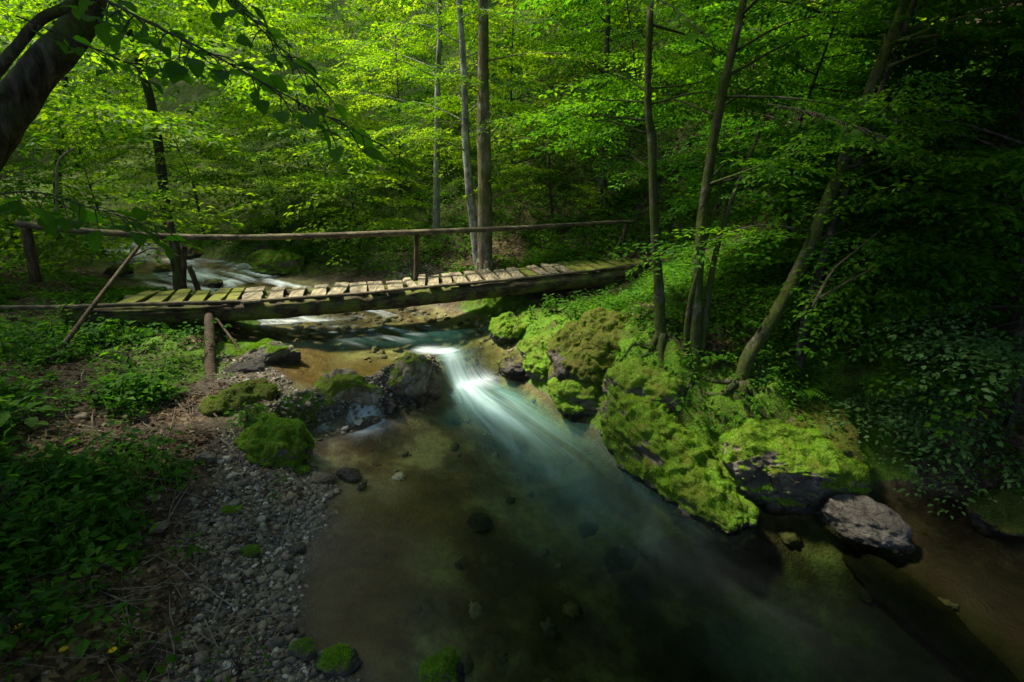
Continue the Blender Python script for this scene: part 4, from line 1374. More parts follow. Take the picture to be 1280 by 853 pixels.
# leaf litter on the ground
rng = np.random.default_rng(9)
N = 70000
X = np.concatenate([rng.uniform(-8, -1.2, N // 2), rng.uniform(0, 8, N // 2)]); Yw = rng.uniform(1.8, 12, N)
Hh = terrain(X, Yw); mk = masks(X, Yw, Hh)
k = (rng.random(N) < (.25 + .7 * mk["litter"]) * (1 - mk["bed"]) * (1 - .45 * mk["gravel"]) * (1 - mk["moss"])) & (mk["depth"] < -.06)
X, Yw, Hh = X[k], Yw[k], Hh[k]; n = len(X)
v = place(leaf_small(.07, .045, .5), mats_from(rng.uniform(0, 6.28, n), rng.normal(0, .25, n), rng.normal(0, .5, n)), np.stack([X, Yw, Hh + rng.uniform(.002, .025, n)], 1), rng.uniform(.5, 1.2, n))
o = new_mesh("leaf_litter", v, (np.arange(n)[:, None, None] * 4 + LS_F[None]).reshape(-1, 3), M_LITTER, attrs={"lv": np.repeat(rng.random(n) ** 1.5, 4)})
tag(o, kind="stuff")

# fine twigs lying about on the left bank
rng = np.random.default_rng(10)
a = Acc()
for k in range(800):
    x, y = rng.uniform(-6, -1.6), rng.uniform(2.2, 7.5)
    if x > -1.9 - .12 * (y - 2.5) or water_h(np.array([x]), np.array([y]))[0] - th(x, y) > -.05: continue
    az, L = rng.uniform(0, 6.28), rng.uniform(.15, .7)
    p = []
    for q in (-.5, 0, .5):
        px, py = x + math.cos(az) * L * q + rng.normal(0, .02), y + math.sin(az) * L * q + rng.normal(0, .02)
        p.append((px, py, th(px, py) + rng.uniform(.01, .05)))
    rr = rng.uniform(.002, .006)
    a.add(tube(p, [rr, rr * .8, rr * .4], 5, .15))
v, F = a.get()
tag(new_mesh("twig_litter", v, F, M_PALETWIG, smooth=True), kind="stuff")

# gravel and cobbles
def stones(pos, size, rng, name, mat, level=1):
    iv, jf = icosphere(level)
    n = len(pos)
    sc = size[:, None] * rng.uniform(.6, 1.25, (n, 3)) * np.array([1, 1, .62])
    d = 1 + .18 * rng.normal(0, 1, (n, len(iv)))
    M = mats_from(rng.uniform(0, 6.28, n), rng.normal(0, .3, n), rng.normal(0, .3, n))
    v = iv[None] * sc[:, None, :] * d[:, :, None]
    v = np.einsum('nij,nkj->nki', M, v) + pos[:, None, :]
    f = (np.arange(n)[:, None, None] * len(iv) + jf[None]).reshape(-1, 3)
    o = new_mesh(name, v.reshape(-1, 3), f, mat, smooth=True, attrs={"lv": np.repeat(np.clip(rng.normal(.5, .22, n), 0, 1), len(iv))})
    return tag(o, kind="stuff")


rng = np.random.default_rng(12)
N = 110000
X = rng.uniform(-5.2, -1.1, N); Yw = rng.uniform(2.0, 8.2, N)
X = np.concatenate([X, rng.uniform(-4.5, -1.2, 5000)]); Yw = np.concatenate([Yw, rng.uniform(11, 14.5, 5000)]); N = len(X)
Hh = terrain(X, Yw); mk = masks(X, Yw, Hh)
k = (rng.random(N) < (mk["gravel"] ** 1.2) * .55 + .015 * (mk["depth"] < 0)) & (mk["depth"] < .03)
X, Yw, Hh = X[k], Yw[k], Hh[k]
s = .006 + .026 * rng.random(len(X)) ** 4 + (rng.random(len(X)) < .03) * rng.uniform(.02, .045, len(X))
stones(np.stack([X, Yw, Hh + rng.uniform(-.35, .2, len(s)) * s], 1), s, rng, "gravel", M_GRAVEL)
N = 2600
X = rng.uniform(-5.5, 4.5, N); Yw = rng.uniform(2.2, 12, N)
Hh = terrain(X, Yw); mk = masks(X, Yw, Hh)
k = (mk["depth"] > .05) & (rng.random(N) < np.where(Yw > 8, .9, .12)) & (mk["rust"] < .5) & (mk["depth"] < .6)
X, Yw, Hh = X[k], Yw[k], Hh[k]
s = rng.uniform(.03, .10, len(X))
stones(np.stack([X, Yw, Hh + .0 * s], 1), s, rng, "streambed_cobbles", M_COBBLE, 2)


# ------------------------------------------------------------------ rocks
def rock(name, label, c, size, az=0.0, tilt=0.0, roll=0.0, mat=None, moss=0.8, seed=0, lvl=5, cuts=6, fuzz=0, wl=None, group=None, lump=.06, amp=.16, mosscut=0.05):
    rng = np.random.default_rng(seed + 500)
    iv, jf = icosphere(lvl)
    v = iv.copy()
    for _ in range(cuts):
        d = rng.normal(0, 1, 3); d /= np.linalg.norm(d)
        h = rng.uniform(.62, .88)
        s = v @ d - h
        v = v - np.maximum(s, 0)[:, None] * d[None] * .85
    v = v * (1 + amp * fbm(iv * 1.6 + seed, seed, 4)[:, None])
    v = v * np.asarray(size)[None]
    R = rotz(az) @ roty(tilt) @ rotx(roll)
    v = v @ R.T
    nr = vert_normals(v, jf)
    sz = float(np.mean(size))
    lump = min(lump, .16 * sz)
    v = v + nr * (0.035 * sz * fbm(v * 5 / sz, seed + 9, 4))[:, None]
    c = np.asarray(c, float)
    world = v + c
    wn_ = fbm(world * 1.7, seed + 3, 3)
    up = nr[:, 2]
    mossy = np.clip(sst(mosscut - .2, mosscut + .5, up + .75 * wn_) * moss, 0, 1)
    b = 1 - np.abs(vnoise(world * 7.0, seed + 4))
    b2 = 1 - np.abs(vnoise(world * 15.0, seed + 6))
    world = world + nr * (mossy * lump * (b - .45 + .4 * (b2 - .5)))[:, None]
    wz = water_h(world[:, 0], world[:, 1]) if wl is None else np.full(len(world), wl)
    wet = sst(.16, .02, world[:, 2] - wz + .05 * wn_)
    mossy = mossy * (1 - .9 * sst(.10, .0, world[:, 2] - wz))
    nr = vert_normals(world, jf)
    if not fuzz:
        o = new_mesh(name, world - c, jf, mat, smooth=True, attrs={"mossy": mossy, "wetline": wet})
        o.location = c
        return tag(o, label, "rock", group)
    root = empty(name, c, label, "rock", group)
    part("stone", world, jf, mat, root, smooth=True, attrs={"mossy": mossy, "wetline": wet})
    tri = world[jf]
    ar = np.linalg.norm(np.cross(tri[:, 1] - tri[:, 0], tri[:, 2] - tri[:, 0]), axis=1)
    wgt = ar * sst(.45, .8, mossy[jf].mean(1))
    if wgt.sum() > 0:
        idx = rng.choice(len(jf), fuzz, p=wgt / wgt.sum())
        bc = rng.dirichlet((1, 1, 1), fuzz)
        P = np.einsum('nk,nkj->nj', bc, tri[idx])
        Nn = np.einsum('nk,nkj->nj', bc, nr[jf[idx]])
        bv, bf, bl = blades(P, Nn, rng)
        part("moss", bv, bf, M_MOSS, root, attrs={"lv": bl})
    return root


def on_ground(u, v, lift=0.0):
    p = hit(u, v)
    return p + np.array([0, 0, lift])


# right bank boulders
rock("boulder", "long boulder thick with bright moss sloping into the pool, left of its twin", (1.86, 5.36, .16), (1.28, .40, .58), -1.05, .22, 0.15, M_ROCKMOSS, .92, 1, 6, 6, 44000, lump=.10, mosscut=-.35)
rock("boulder", "rounded moss-draped boulder with a bare grey right flank", (3.12, 4.95, .30), (.80, .52, .50), .08, .04, .32, M_ROCKMOSS, .9, 64, 6, 5, 30000, lump=.08, mosscut=-.02, amp=.2)
rock("boulder", "mossy hump of rock behind the two bright boulders, wild flowers beside it", (3.55, 5.35, .35), (.6, .55, .5), 1.0, .1, 0, M_ROCKDARK, .95, 3, 5, 5, 8000)
rock("boulder", "bare grey angular rock pointing out from the boulders over the right pool", (3.64, 4.36, .03), (.46, .27, .27), -.6, .16, .2, M_ROCKMID, .05, 4, 5, 8)
rock("boulder", "dark overhanging crag with brown moss under the right bridge end", (1.42, 7.55, .66), (.82, .72, .76), .6, .0, -.1, M_ROCKDARK, 1.0, 5, 6, 7, 24000, lump=.09)
rock("boulder", "bright moss cushion rock at the waterline below the bridge's right half", (-.05, 9.25, .48), (.36, .34, .32), .2, 0, 0, M_ROCKMOSS, 1.1, 6, 5, 4, 5000, lump=.08, mosscut=-.2)
rock("boulder", "moss-covered rock between the chute and the dark crag", (.62, 8.15, .35), (.55, .45, .42), -.7, 0, 0, M_ROCKMOSS, 1.1, 7, 5, 4, 7000, lump=.09, mosscut=-.2)
rock("boulder", "low dark wet stone on the right side of the chute", (0.12, 8.42, .10), (.46, .34, .28), -.8, 0, 0, M_ROCKDARK, .6, 66, 5, 6, wl=.05)
rock("boulder", "low mossy rock at the pool's edge before the long bright boulder", (1.0, 6.95, .22), (.5, .36, .36), -.9, 0, 0, M_ROCKMOSS, 1.0, 8, 5, 4, 6000, lump=.09, mosscut=-.1)
rock("boulder", "mossy ledge rock on the bank behind the long bright boulder", (1.75, 6.15, .62), (.55, .5, .5), -.6, 0, 0, M_ROCKMOSS, 1.05, 9, 5, 4, 7000, lump=.1, mosscut=-.1)
rock("boulder", "submerged dark ledge stone at the brink of the right shallows", (3.74, 3.5, -.32), (.9, .17, .24), -1.37, 0, 0.1, M_ROCKBROWN, 0, 10, 5, 6)
rock("boulder", "low mossy stone at the right picture edge on the dark shore", on_ground(1262, 648, .05), (.45, .3, .2), .4, 0, 0, M_ROCKDARK, .9, 11, 4, 4, 2500)
# cascade stones
pD = at_z(428, 497, .22)
rock("boulder", "jagged stone tufted with moss, left of the little waterfall trickle", (pD[0] + .08, pD[1] - .12, .24), (.58, .42, .42), .35, .1, 0, M_ROCKPALE, .8, 12, 5, 9, 2500, wl=.12, lump=.05, mosscut=.4, amp=.24)
pE = at_z(512, 486, .22)
rock("boulder", "black wet stone with moss cap and rusty side, between trickle and chute", (pE[0], pE[1], .32), (.42, .38, .50), 1.1, 0, .1, M_ROCKPALE, .75, 13, 5, 9, 2000, wl=.15, lump=.05, mosscut=.5, amp=.22)
pE2 = at_z(532, 492, .1)
rock("rock", "orange-brown stone leaning on the black wet stone by the chute", (pE2[0] + .05, pE2[1] + .05, .16), (.2, .2, .26), .3, 0, 0, M_ROCKTAN, .1, 14, 4, 7)
for (u_, v_, s_, l_, k_) in [(398, 522, .2, "dark wet stone at the left foot of the jagged stone", 60), (447, 520, .16, "dark wet stone under the little waterfall trickle", 61), (485, 512, .17, "wet stone wedged between trickle and black stone", 62), (385, 495, .15, "brown stone at the corner of the orange-bedded pool", 63)]:
    p = at_z(u_, v_, .12)
    if k_ == 61: continue
    rock("rock", l_, (p[0], p[1] + .06, .12), (s_, s_ * .8, s_ * .75), k_, 0, 0, M_ROCKMID if k_ != 63 else M_ROCKTAN, .1, k_, 4, 7, wl=.6)
pG = at_z(375, 525, .1)
rock("boulder", "smooth black wet rock in the side channel behind the moss mound", (pG[0], pG[1] + .1, .12), (.36, .26, .26), .9, 0, 0, M_ROCKDARK, .05, 16, 5, 5, wl=.6)
pG = at_z(310, 462, .5)
rock("boulder", "wet slate-grey rock beside the support post's stream side", (pG[0], pG[1], .46), (.34, .26, .2), .2, 0, 0, M_ROCKGREY, .1, 17, 4, 6, wl=.6)
pG = at_z(330, 442, .55)
rock("boulder", "flat rock with bright yellow-green moss under the left of the bridge", (pG[0], pG[1], .45), (.55, .36, .26), .1, 0, 0, M_ROCKMOSS, 1.0, 18, 5, 5, 5000, lump=.06, mosscut=.2)
pG = at_z(338, 545, .4)
rock("boulder", "moss mound hung with tufts at the top of the gravel strip", (pG[0], pG[1], .22), (.42, .34, .36), .3, 0, 0, M_ROCKMOSS, 1.05, 19, 5, 6, 14000, lump=.12, amp=.28, mosscut=-.3)
pG = at_z(300, 500, .5)
rock("boulder", "brown mossy hummock at the foot of the support post", (pG[0], pG[1], .36), (.5, .42, .28), .3, 0, 0, M_ROCKDARK, 1.1, 20, 5, 5, 6000, lump=.1, amp=.25, mosscut=-.3)
# shore stones
rock("rock", "flat tan stone like a loaf at the edge of the pool", on_ground(403, 602, .05), (.15, .11, .06), .2, 0, 0, M_ROCKTAN, .0, 21, 4, 5)
rock("rock", "tan stone half in the water beside the loaf-shaped one", on_ground(437, 598, .05), (.18, .11, .07), -.3, 0, 0, M_ROCKTAN, .5, 22, 4, 5)
rock("rock", "small moss-topped stone behind the loaf-shaped tan stone", on_ground(378, 592, .03), (.09, .07, .05), 0, 0, 0, M_ROCKMOSS, 1, 23, 4, 4, 600)
rock("rock", "brown angular stone at the waterline below the bleached stick", on_ground(372, 690, .03), (.09, .08, .05), .6, 0, 0, M_ROCKTAN, 0, 24, 4, 7)
rock("rock", "squarish buff stone at the waterline, lower than the brown angular one", on_ground(362, 714, .03), (.05, .05, .045), .2, 0, 0, M_ROCKTAN, 0, 25, 3, 7)
rock("rock", "oval pale grey stone low on the gravel near the picture's bottom", on_ground(364, 790, .03), (.055, .045, .035), .5, 0, 0, M_ROCKGREY, 0, 26, 4, 3)
rock("rock", "long wedge stone left of the oval pale grey stone", on_ground(345, 806, .03), (.075, .04, .035), .5, .2, 0, M_ROCKGREY, .1, 27, 4, 7)
rock("rock", "grey block with a moss patch near the bottom of the gravel", on_ground(381, 818, .04), (.11, .085, .06), .1, 0, 0, M_ROCKGREY, .5, 28, 4, 7, 500, mosscut=.5)
rock("boulder", "dark mossy stone at the lower picture edge beside the grey block", on_ground(425, 832, .03), (.18, .12, .07), .1, .1, 0, M_ROCKMID, .75, 29, 5, 7, 900)
pG = at_z(548, 838, .1)
rock("boulder", "pointed stone with yellow moss rising from the pool at the bottom edge", (pG[0], pG[1], .02), (.21, .13, .16), .55, -.25, .2, M_ROCKMID, .75, 30, 5, 9, 1500, lump=.03, mosscut=.25)
rock("rock", "mossy tuft stone in the middle of the gravel strip", on_ground(292, 640, .03), (.11, .08, .035), .1, .1, 0, M_ROCKMID, .8, 31, 4, 6, 500)
rock("rock", "dark brown mossy stone by the waterline gravel", on_ground(312, 694, .03), (.10, .07, .05), .1, 0, .2, M_ROCKMID, .7, 32, 4, 7, 400)
rock("rock", "pale slab lying among the gravel's upper pebbles", on_ground(302, 605, .02), (.08, .06, .03), .4, 0, 0, M_ROCKGREY, 0, 33, 4, 7)
rock("rock", "grey stone among dead leaves beside the leafy seedling", on_ground(198, 662, .02), (.11, .08, .05), .4, 0, 0, M_ROCKGREY, 0.1, 34, 4, 7)
rock("rock", "mossy grey stone under the brown hummock on the left bank", on_ground(258, 575, .03), (.12, .09, .07), .4, 0, 0, M_ROCKGREY, 0.3, 35, 4, 7)
# sunk stones
for (u, v, z, s, lab, sd) in [(562, 528, -.22, (.2, .14, .09), "pale yellowish stone under water below the black wet stone", 40), (735, 662, -.30, (.13, .09, .07), "pale sunken stone in the middle of the pool", 41),
                              (775, 700, -.38, (.22, .14, .1), "brown sunken stone right of the pale one in the pool", 42), (598, 655, -.30, (.16, .13, .09), "dark sunken stone in the left middle of the pool", 43),
                              (1092, 745, -.5, (.14, .1, .08), "tan sunken stone before the dark ledge", 44)]:
    p = at_z(u, v, z)
    rock("rock", lab, p, s, .3, 0, 0, M_ROCKTAN if sd != 43 else M_ROCKDARK, .3 if sd == 40 else 0, sd, 4, 5)
p = hit(345, 337)
rock("boulder", "low green mossy rock in mid stream above the bridge", (p[0], p[1], p[2] + .1), (.75, .5, .36), .1, 0, 0, M_ROCKMOSS, 1.0, 45, 5, 4, 5000, lump=.08, mosscut=-.1)
for k, (u, v, s) in enumerate([(215, 345, .4), (265, 362, .3), (150, 345, .35), (330, 318, .35), (235, 322, .4)]):
    p = hit(u, v)
    rock("boulder", ["mossy rapids rock behind the broken stump", "wet rapids rock nearest the bridge planks", "mossy rapids rock left of the broken stump", "dark rock at the head of the still brown water", "dark rock upstream in the rapids"][k], (p[0], p[1], p[2] + .05), (s, s * .8, s * .6), k, 0, 0, M_ROCKDARK, .8, 50 + k, 4, 5)

# ------------------------------------------------------------------ footbridge
A = at_y(120, 385, 8.2); B = at_y(812, 331, 10.8)
AX = (B - A); LBR = math.hypot(AX[0], AX[1]); ax = AX / np.linalg.norm(AX)
bx = np.array([AX[0], AX[1], 0]) / LBR
by = np.array([-bx[1], bx[0], 0])
WB = 0.95


def bp(s, t, z=0.0):
    """s metres along, t metres across from the front log, z above the line between the ends (with a little sag)"""
    f = s / LBR
    sag = -0.17 * 4 * f * (1 - f) * (1.0 if f < .5 else .75)
    return A + bx * s + np.array([0, 0, AX[2] * f + sag + z]) + by * t


bridge = empty("footbridge", bp(LBR / 2, WB / 2, -.2), "old plank footbridge with one rough pole handrail over the stream", "footbridge")


def bpart(name, vqt, mat, **kw):
    return part(name, vqt[0], [x for x in vqt[1:] if len(x)], mat, bridge, smooth=True, **kw)


for t, sd in ((0.10, 1), (WB - .10, 2), (WB * .5, 3)):
    S = np.linspace(-.5 if sd == 1 else .1, LBR + .35, 14)
    rr = np.interp(S, [0, LBR * .5, LBR], [.165, .16, .175]) * (1 if sd != 3 else .85)
    bpart("log_beam", tube([bp(s, t, -.175 + .014 * math.sin(s * 1.7 + sd)) for s in S], rr, 16, .10, .10, sd), M_LOG)
# thin kerb pole on the front edge and its end lying on the left bank
S = np.linspace(-1.35, LBR * .60, 9)
bpart("kerb_pole", tube([bp(s, -.01, .035 + .01 * math.sin(2 * s)) for s in S], np.linspace(.036, .03, 9), 10, .12, .08, 5), M_RAIL)
S = np.linspace(LBR * .58, LBR * 1.01, 6)
bpart("kerb_pole", tube([bp(s, .02, .02) for s in S], np.linspace(.03, .024, 6), 10, .12, .08, 6), M_RAIL)
# planks
rng = np.random.default_rng(21)


def board(s, w_, t0, t1, z, yaw, tilt, seed):
    nL, nW = 12, 4
    tt = np.linspace(t0, t1, nL); ss = np.linspace(-w_ / 2, w_ / 2, nW)
    Tg, Sg = np.meshgrid(tt, ss, indexing='ij')
    Tg = Tg.ravel(); Sg = Sg.ravel()
    nz = vnoise(np.stack([Tg * 3, Sg * 8, Tg * 0 + seed], 1), seed)
    Sg2 = Sg * (1 + .10 * vnoise(np.stack([Tg * 5, np.sign(Sg), Tg * 0 + seed * 3], 1), seed + 1))
    ends = np.where(Tg < t0 + .01, -1, np.where(Tg > t1 - .01, 1, 0))
    Tg = Tg + ends * .03 * vnoise(np.stack([Sg * 20, Sg * 0, Sg * 0 + seed], 1), seed + 2)
    th_ = .019
    P = []
    for sgn in (1, -1):
        for k in range(len(Tg)):
            s2 = s + Sg2[k] + yaw * (Tg[k] - .45)
            P.append(bp(s2, Tg[k], z + sgn * th_ + .006 * nz[k] + tilt * Sg2[k]))
    P = np.array(P); n = nL * nW
    q = []
    for a_ in range(nL - 1):
        for b_ in range(nW - 1):
            i0 = a_ * nW + b_
            q.append((i0, i0 + nW, i0 + nW + 1, i0 + 1)); q.append((n + i0, n + i0 + 1, n + i0 + nW + 1, n + i0 + nW))
    for a_ in range(nL - 1):
        i0 = a_ * nW
        q.append((i0, n + i0, n + i0 + nW, i0 + nW)); i1 = i0 + nW - 1
        q.append((i1, i1 + nW, n + i1 + nW, n + i1))
    for b_ in range(nW - 1):
        q.append((b_, b_ + 1, n + b_ + 1, n + b_)); i1 = (nL - 1) * nW + b_
        q.append((i1, n + i1, n + i1 + 1, i1 + 1))
    return P, np.array(q)


def s_of(u):
    """distance along the bridge of a photo column"""
    lo, hi = -1.0, LBR + 1
    for _ in range(40):
        m_ = (lo + hi) / 2
        p = bp(m_, .1)
        d = p - np.array([0, 0, CAMZ])
        y_c = d[1] * cP - d[2] * sP
        if 640 + FPX * d[0] / y_c < u: lo = m_
        else: hi = m_
    return (lo + hi) / 2


edges = [(150, 172), (178, 200), (206, 226), (232, 252), (258, 276), (280, 296), (298, 325), (333, 352), (360, 379), (388, 407), (412, 432), (436, 459), (461, 481), (484, 506), (509, 520), (524, 534), (537, 552),
         (556, 568), (570, 586), (589, 604), (608, 624), (627, 641), (643, 657), (660, 671), (674, 686), (689, 701), (704, 716), (718, 729), (731, 742), (744, 755), (757, 768), (770, 781), (783, 794), (796, 808)]
for k, (u0, u1) in enumerate(edges):
    s0_, s1_ = s_of(u0), s_of(u1)
    mossy = (u0 > 704) or (u0 < 296) or u0 in (660,)
    t0_ = rng.uniform(.01, .10) if u0 != 298 else -.06
    P, q = board((s0_ + s1_) / 2, (s1_ - s0_) * .93, t0_, WB + rng.uniform(-.10, .12), .018 + rng.uniform(0, .012), rng.normal(0, .08) - (.16 if u0 == 509 else 0), rng.normal(0, .05), 60 + k)
    pl = part("plank", P, q, M_PLANKMOSS if mossy else M_PLANK, bridge)
    if mossy and u0 > 704 and k % 4 == 0:
        pl["label"] = "mossy green plank"

# handrail and its posts
def rail_pt(u, v, t=WB + .02):
    d = ray(u, v)
    # the sight line's crossing with the vertical plane of the far edge
    p0 = A + by * t
    nrm = by
    k = np.dot(nrm, p0 - np.array([0, 0, CAMZ])) / np.dot(nrm, d)
    return d * k + np.array([0, 0, CAMZ])


bpart("handrail", tube([rail_pt(*p) for p in [(20, 279), (60, 285), (130, 291), (215, 296), (300, 297)]], [.05, .055, .058, .055, .05], 12, .12, .08, 8), M_RAIL)
bpart("handrail", tube([rail_pt(*p) + np.array([0, 0, -.01]) for p in [(255, 297), (330, 296), (430, 293.5), (520, 290), (640, 285), (740, 279), (795, 276)]], [.04, .056, .06, .058, .05, .042, .03], 12, .12, .08, 9), M_RAIL)


def post(pts, r, mat=M_POST, name="post", t=WB + .02):
    return bpart(name, tube([rail_pt(u, v, t) for u, v in pts], r, 10, .08, .10, int(pts[0][0])), mat)


post([(33, 284), (38, 315), (46, 352)], [.075, .08, .085])
post([(521, 292), (520.5, 320), (520, 352)], [.045, .047, .05])
post([(784, 279), (779, 300), (772, 328)], [.045, .046, .05])
post([(777, 296), (772, 312), (767, 330)], [.035, .03, .03], name="brace")
pb = on_ground(262, 480)
pt_ = bp(s_of(262), .02, -.2)
pb[1] = min(pb[1], pt_[1])
bpart("support_post", tube([np.array([pt_[0] + .0, pt_[1] - .03, pt_[2] + .04]), (pt_ + pb) / 2, pb - [0, 0, .1]], [.075, .08, .085], 12, .08, .10, 4), M_POST)
# loose split offcuts and binding on the left end
for k, (u, dz, r) in enumerate([(165, -.04, .03), (205, -.09, .035), (240, -.02, .028)]):
    s_ = s_of(u)
    bpart("offcut", tube([bp(s_ - .6, -.05, dz), bp(s_, -.07, dz - .02), bp(s_ + .7, -.04, dz - .01)], [r * .6, r, r * .7], 8, .12, .15, k), M_LOG)

# broken stump behind the rail: several dead stems on one mossy root mass
b_ = hit(222, 474); b_[1] = min(b_[1], 8.35)
root = empty("broken_stump", b_, "broken dead stems on a dark mossy root mass beside the bridge planks", "stump")
yb = rail_pt(230, 330, WB + .30)[1]
a = Acc()
for (pts, r, sd) in [([(218, 300), (224, 345), (226, 385), (222, 440), (218, 485)], [.085, .10, .12, .17, .24], 1)]:
    W = [at_y(u, v, yb + .15 if v < 390 else yb - .2 * (v - 390) / 90) for u, v in pts]
    a.add(tube(W, r, 16, .08, .22, sd))
a.add(tube([at_y(226, 385, yb + .1), at_y(205, 425, yb), at_y(190, 470, yb - .2)], [.08, .11, .13], 12, .08, .2, 3))
a.add(tube([at_y(226, 395, yb + .1), at_y(240, 435, yb), at_y(243, 490, yb - .2)], [.08, .11, .15], 12, .08, .2, 4))
v, F = a.get()
part("root_mass", v, F, M_BARKMOSS, root, smooth=True)
for (pts, r) in [([(213, 277), (217, 310), (222, 350), (226, 385)], [.06, .07, .08, .09]), ([(231, 308), (229, 340), (228, 380)], [.045, .055, .07]), ([(236, 333), (243, 350), (250, 368)], [.05, .05, .045]), ([(229, 340), (224, 360), (220, 380)], [.03, .035, .04])]:
    tv = tube([at_y(u, v, yb + .12) for u, v in pts], r, 12, .06, .2, int(pts[0][0]))
    part("stem", tv[0], tv[1:], M_POST, root, smooth=True)

# dead poles and sticks
def stick(label, pts, r, mat=M_RAIL, name="dead_branch", side=None):
    a = Acc()
    a.add(tube(pts, r, 9, .08, .10, len(label)))
    if side:
        for (sp, sr) in side: a.add(tube(sp, sr, 6, .08, .05, 2))
    v, F = a.get()
    c = np.mean(np.array(pts), axis=0)
    o = new_mesh(name, v - c, F, mat, smooth=True)
    o.location = c
    return tag(o, label, "dead branch")


q0 = on_ground(62, 455); q1 = rail_pt(183, 296, WB - .12)
qm = q0 * .52 + q1 * .48 + np.array([0.02, 0, .03])
tw = [([q0 * .2 + q1 * .8, q0 * .13 + q1 * .87 + [.25, .1, .02], q0 * .2 + q1 * .8 + [.75, .2, -.02]], [.012, .010, .004])]
stick("long grey dead pole leaning from the left bank up to the handrail", [q0, qm, q1], [.036, .034, .028], M_POST, side=tw)
q0 = bp(s_of(268), -.04, -.2)
q1 = at_z(322, 474, .42)
stick("thin dead stick slanting from the bridge beam down to the stream", [q0, (q0 + q1) / 2 + [.05, 0, -.05], q1], [.022, .02, .012], M_POST)
p = [on_ground(u, v, .02) for u, v in [(350, 690), (358, 668), (364, 645), (369, 628)]]
stick("bleached pale stick lying on the gravel strip", p, [.006, .008, .008, .005], M_PALETWIG)
p = [on_ground(u, v, .04) for u, v in [(100, 640), (140, 655), (180, 672)]]
stick("mossy dead branch lying in the litter of the left bank", p, [.022, .02, .012], M_POST)
p = [on_ground(u, v, .03) for u, v in [(218, 500), (235, 522), (247, 540)]]
stick("short pale branch on the bank below the support post", p, [.014, .014, .01], M_RAIL)
p = [on_ground(u, v, .04) for u, v in [(259, 512), (272, 525), (285, 545)]]
stick("forked twig on the brown hummock's near side", p, [.014, .012, .008], M_RAIL)
p = [at_y(u, v, 2.5) for u, v in [(-10, 505), (60, 440), (130, 370), (190, 325)]]
for lab, pts, r in [("long bare twig arching across the shaded right slope", [(1020, 375, 5.2), (1060, 352, 5.4), (1110, 325, 5.6), (1150, 300, 5.8)], .012),
                    ("bare slanting branch between the two leaning trunks", [(1015, 385, 5.0), (1040, 340, 5.2), (1068, 315, 5.4), (1098, 290, 5.6)], .016),
                    ("pale bare sapling stem on the right slope", [(1175, 400, 5.6), (1205, 330, 5.8), (1238, 200, 6.0)], .012)]:
    pp = [at_y(*q) for q in pts]
    stick(lab, pp, [r, r * .8, r * .6, r * .3][:len(pp)], M_RAIL)
p = [on_ground(118, 300), at_y(72, 230, 14), at_y(72, 200, 14), at_y(95, 183, 14)]
stick("white bare snag standing by the left rapids", [at_y(72, 300, 9.8), at_y(71, 245, 9.8), at_y(73, 203, 9.8), at_y(94, 184, 9.8)], [.025, .022, .02, .012], M_PALETWIG)

# ------------------------------------------------------------------ broad-leaved seedlings in the foreground, left
def seedling(label, u, v, n, L, hgt, seed, name="broadleaf_seedling", mat=M_BROAD, lean=(0, 0), lv=(.15, .55), spread=.2, narrow=.7):
    rng = np.random.default_rng(seed + 900)
    b_ = hit(u, v)
    root = empty(name, b_, label, "seedling")
    a = Acc(); V, Q, LV, n0 = [], [], [], 0
    for k in range(n):
        az = k * 2.4 + rng.uniform(-.4, .4)
        f = (k + 1) / n
        top = b_ + np.array([lean[0] * f + rng.normal(0, .015), lean[1] * f + rng.normal(0, .015), hgt * (.35 + .65 * f)])
        q = top + np.array([math.cos(az), math.sin(az), .25]) * spread * rng.uniform(.5, 1.0)
        if k == n - 1 or k % 3 == 0:
            a.add(tube([b_ - [0, 0, .02], (b_ + top) / 2 + [0.01, 0, 0], top], [.006, .005, .003], 5, .08))
        a.add(tube([top, (top + q) / 2 + [0, 0, .01], q], [.003, .0025, .002], 5, .06))
        l = L * rng.uniform(.7, 1.15)
        bv, bq = big_leaf(l, l * narrow * rng.uniform(.9, 1.1), droop=rng.uniform(.1, .4))
        M = mats_from(np.array([az + rng.normal(0, .2)]), np.array([rng.normal(-.1, .2)]), np.array([rng.normal(0, .3)]))
        V.append(place(bv, M, q[None], np.ones(1))); Q.append(bq + n0); n0 += len(bv); LV.append(np.full(len(bv), rng.uniform(*lv)))
    v_, F_ = a.get()
    part("stem", v_, F_, M_TWIG, root, smooth=True)
    part("leaves", np.vstack(V), np.vstack(Q), mat, root, smooth=True, attrs={"lv": np.concatenate(LV), "vein": np.tile(VEIN, (len(V), 1))})
    return root


seedling("leafy seedling with drooping leaflets at the left of the gravel strip", 240, 700, 16, .085, .20, 1, narrow=.42, spread=.10)
seedling("broad-leaved sapling shoot at the left picture edge, above the dark twigs", 20, 650, 12, .12, .42, 2, mat=M_BROAD)
seedling("broad-leaved shoot beside the dead branch on the left bank", 90, 690, 12, .10, .30, 3, mat=M_BROAD)
seedling("large-leaved shoot at the left edge in front of the leaning pole", 40, 545, 12, .15, .34, 4, mat=M_BROAD)
seedling("broad-leaved shoot at the lower left corner", 25, 800, 14, .10, .26, 5, mat=M_BROAD)
seedling("three-leaved shoot on the bare litter above the lower left herbs", 120, 745, 7, .09, .16, 6, mat=M_BROAD)
seedling("low leafy shoot on the bank below the yellow flowers", 190, 835, 14, .075, .14, 7)
seedling("pointed-leaved shoot at the bottom edge left of the gravel", 300, 845, 14, .07, .16, 8, narrow=.45)
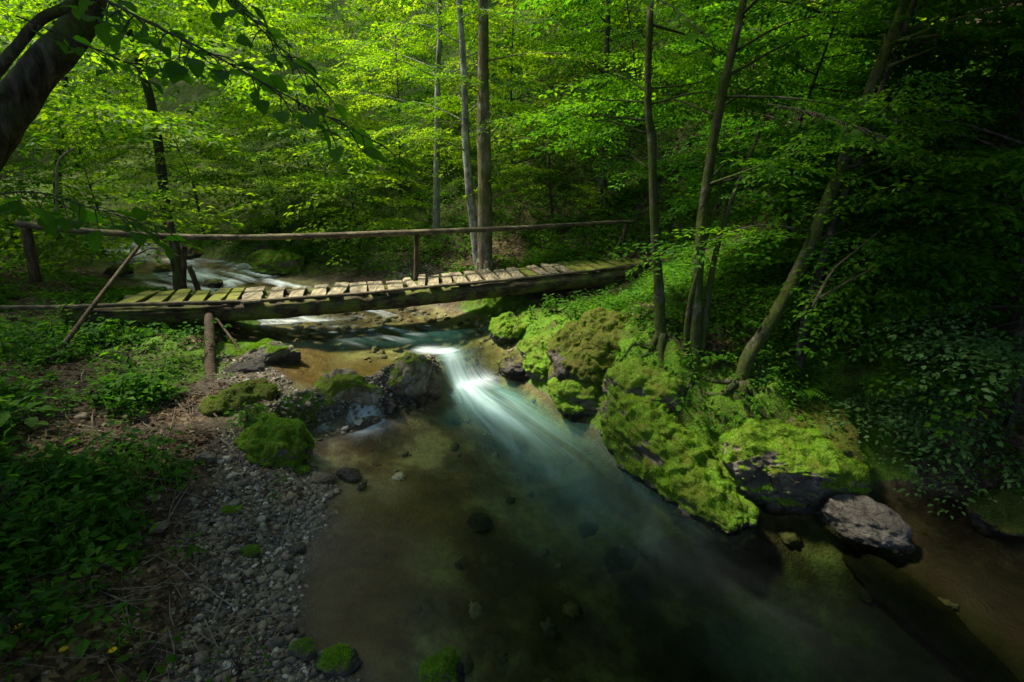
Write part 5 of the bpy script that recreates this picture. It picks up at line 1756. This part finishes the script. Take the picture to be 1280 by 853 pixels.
seedling("lush dark-leaved clump under the bridge's left end", 165, 470, 26, .13, .34, 9, spread=.3, narrow=.45)
seedling("leafy clump on the bank right of the leaning pole's foot", 120, 505, 20, .10, .22, 10, spread=.26)
seedling("leafy shoot growing on the bank left of the brown hummock", 200, 560, 14, .08, .15, 11)
seedling("tall shoot beside the moss mound at the top of the gravel", 310, 528, 18, .08, .2, 12, spread=.2)
seedling("leafy rosette behind the flat moss-topped boulders", 838, 520, 18, .09, .2, 13, spread=.22)
seedling("white-flecked leafy clump behind the moss-draped boulder", 935, 535, 18, .08, .2, 14, spread=.22)
seedling("leaf tuft under the upright trunk on the bank", 800, 400, 18, .09, .22, 15, spread=.22)

# flowers
def flower(label, p, r, n, mat, seed, name, h=.10):
    rng = np.random.default_rng(seed)
    root = empty(name, p, label[0], "flower", label[1] if len(label) > 1 else None)
    sv = tube([p, p + [0.005, 0, h * .5], p + [0.01, 0, h]], [.003, .0025, .002], 5, .03)
    part("stem", sv[0], sv[1:], M_HERB, root, smooth=True, attrs={"lv": np.full(len(sv[0]), .4)})
    az = np.arange(n) * 2 * math.pi / n
    c = p + np.array([.01, 0, h])
    v = place(leaf_small(r, r * .42, .2), mats_from(az, np.full(n, .25), np.zeros(n)), np.repeat(c[None], n, 0), np.ones(n))
    part("petals", v, (np.arange(n)[:, None, None] * 4 + LS_F[None]).reshape(-1, 3), mat, root, attrs={"lv": np.full(len(v), .5)})
    return root


for k, (u, v, lab) in enumerate([(27, 797, "yellow flower nearest the lower left corner"), (83, 825, "yellow flower in the middle of the lower left three"), (144, 826, "yellow flower furthest right in the lower left herbs")]):
    flower((lab, "yellow flowers in the lower left herbs"), hit(u, v), .030, 14, M_PETAL, k, "yellow_flower")
for k, (u, v) in enumerate([(1012, 578), (1018, 584), (1024, 577), (1030, 582), (1020, 590), (992, 575), (1003, 572)]):
    p = at_y(u, v + 6, 5.0)
    flower(("tiny white flower on the moss of the right-hand boulders", "tiny white flowers on the boulder moss"), p, .016, 6, M_WPETAL, 20 + k, "white_flower", .05)
